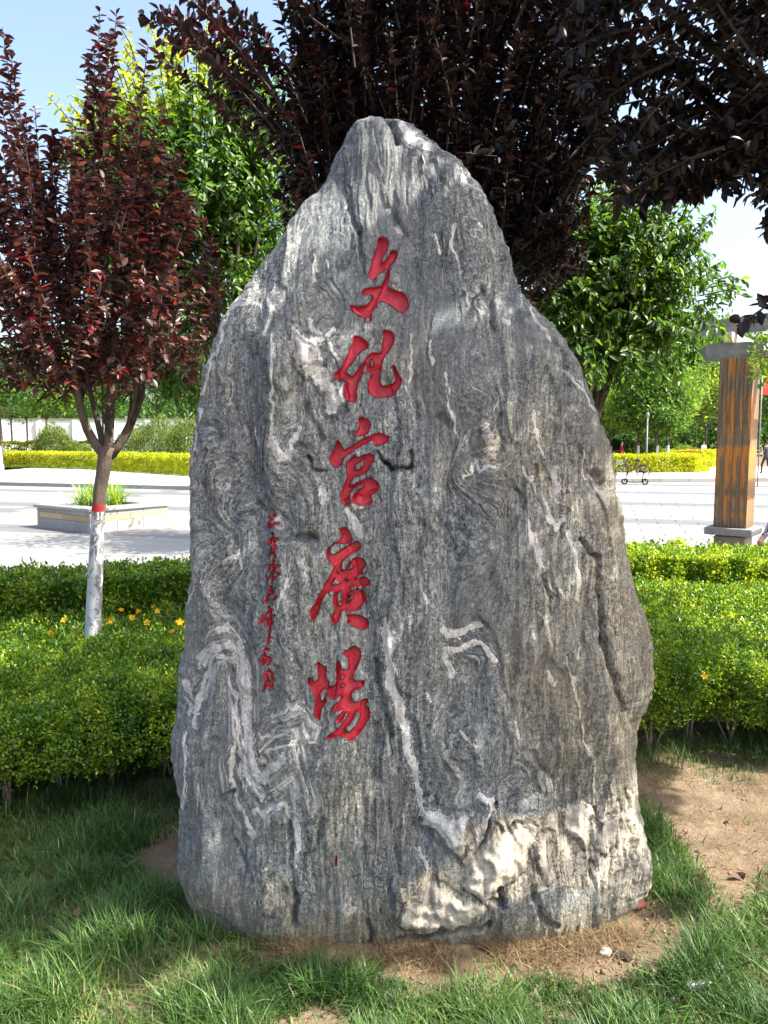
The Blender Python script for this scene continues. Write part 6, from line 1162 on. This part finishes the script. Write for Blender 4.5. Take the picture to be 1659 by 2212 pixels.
Y_ = 50.5; standing('person in a red shirt far away in the shade beside the stone edge', ((1341 - 829.5) / F * Y_, Y_, ZF), R(80), M_redc, M_blackc)
Y_ = 42; standing('person in black at the right edge beyond the pillar', ((1653 - 829.5) / F * Y_, Y_, ZF), R(200), M_blackc, M_blackc)
def stripe_mat():
    m, t, p = newmat('striped_cloth'); ob = nd(t, 'ShaderNodeTexCoord').outputs['Object']; wv = nd(t, 'ShaderNodeTexWave', bands_direction='X'); wv.inputs['Scale'].default_value = 9; wv.inputs['Distortion'].default_value = 1.0; t.links.new(ob, wv.inputs[0])
    t.links.new(ramp(t, wv.outputs[0], [(.35, (.55, .57, .62)), (.5, (.05, .07, .14))]), p.inputs['Base Color']); p.inputs['Roughness'].default_value = .8; return m
J = [(0, 0, .42), (0, .03, .62), (0, .0, .86), (0, -.02, .97), (0, -.03, 1.03), (0, -.04, 1.10), (0, -.03, 1.17), (.17, 0, .87), (.22, -.08, .62), (.14, -.30, .52), (.10, -.37, .50), (-.17, 0, .87), (-.22, -.10, .62), (-.16, -.32, .52), (-.12, -.39, .50), (.09, -.05, .42), (.13, -.45, .44), (.13, -.42, .08), (.13, -.57, .04), (-.09, -.05, .42), (-.13, -.45, .44), (-.13, -.42, .08), (-.13, -.57, .04)]
E = [(0, 1), (1, 2), (2, 3), (3, 4), (4, 5), (5, 6), (2, 7), (7, 8), (8, 9), (9, 10), (2, 11), (11, 12), (12, 13), (13, 14), (0, 15), (15, 16), (16, 17), (17, 18), (0, 19), (19, 20), (20, 21), (21, 22)]
Rr = [(.15, .12), (.14, .10), (.14, .09), .055, .055, .085, .07, .06, .045, .036, .04, .06, .045, .036, .04, .09, .07, .05, .04, .09, .07, .05, .04]
def rs(c): return 0 if c.z > .95 or (c.y < -.15 and c.z > .49 and c.z < .6) else (1 if c.z > .5 and c.y > -.2 else (2 if c.z > .09 else 3))
sp_ = pt(1678, 1150, 10.9); seat_z = float(sp_[2]) - .42
person('seated person in striped trousers at the right edge behind the pillar base', J, E, Rr, [M_skin, stripe_mat(), M_navy, M_blackc], rs, (float(sp_[0]) + .12, 10.9, ZP), R(-62), (0, -.035, 1.12))
bn_ = empty('bench', (float(sp_[0]) + .25, 11.05, ZP), R(-62), label='dark bench under the seated person at the right edge', cat='bench')
for nm_, bx_ in (('seat', [((0, 0, .335), (1.2, .4, .05))]), ('leg', [((-.5, 0, .155), (.06, .36, .31))]), ('leg', [((.5, 0, .155), (.06, .36, .31))])):
    mb = MB()
    for c_, s_ in bx_: mb.box(c_, s_, bev=.005)
    o = mb.build(nm_, M_darkbark); o.parent = bn_
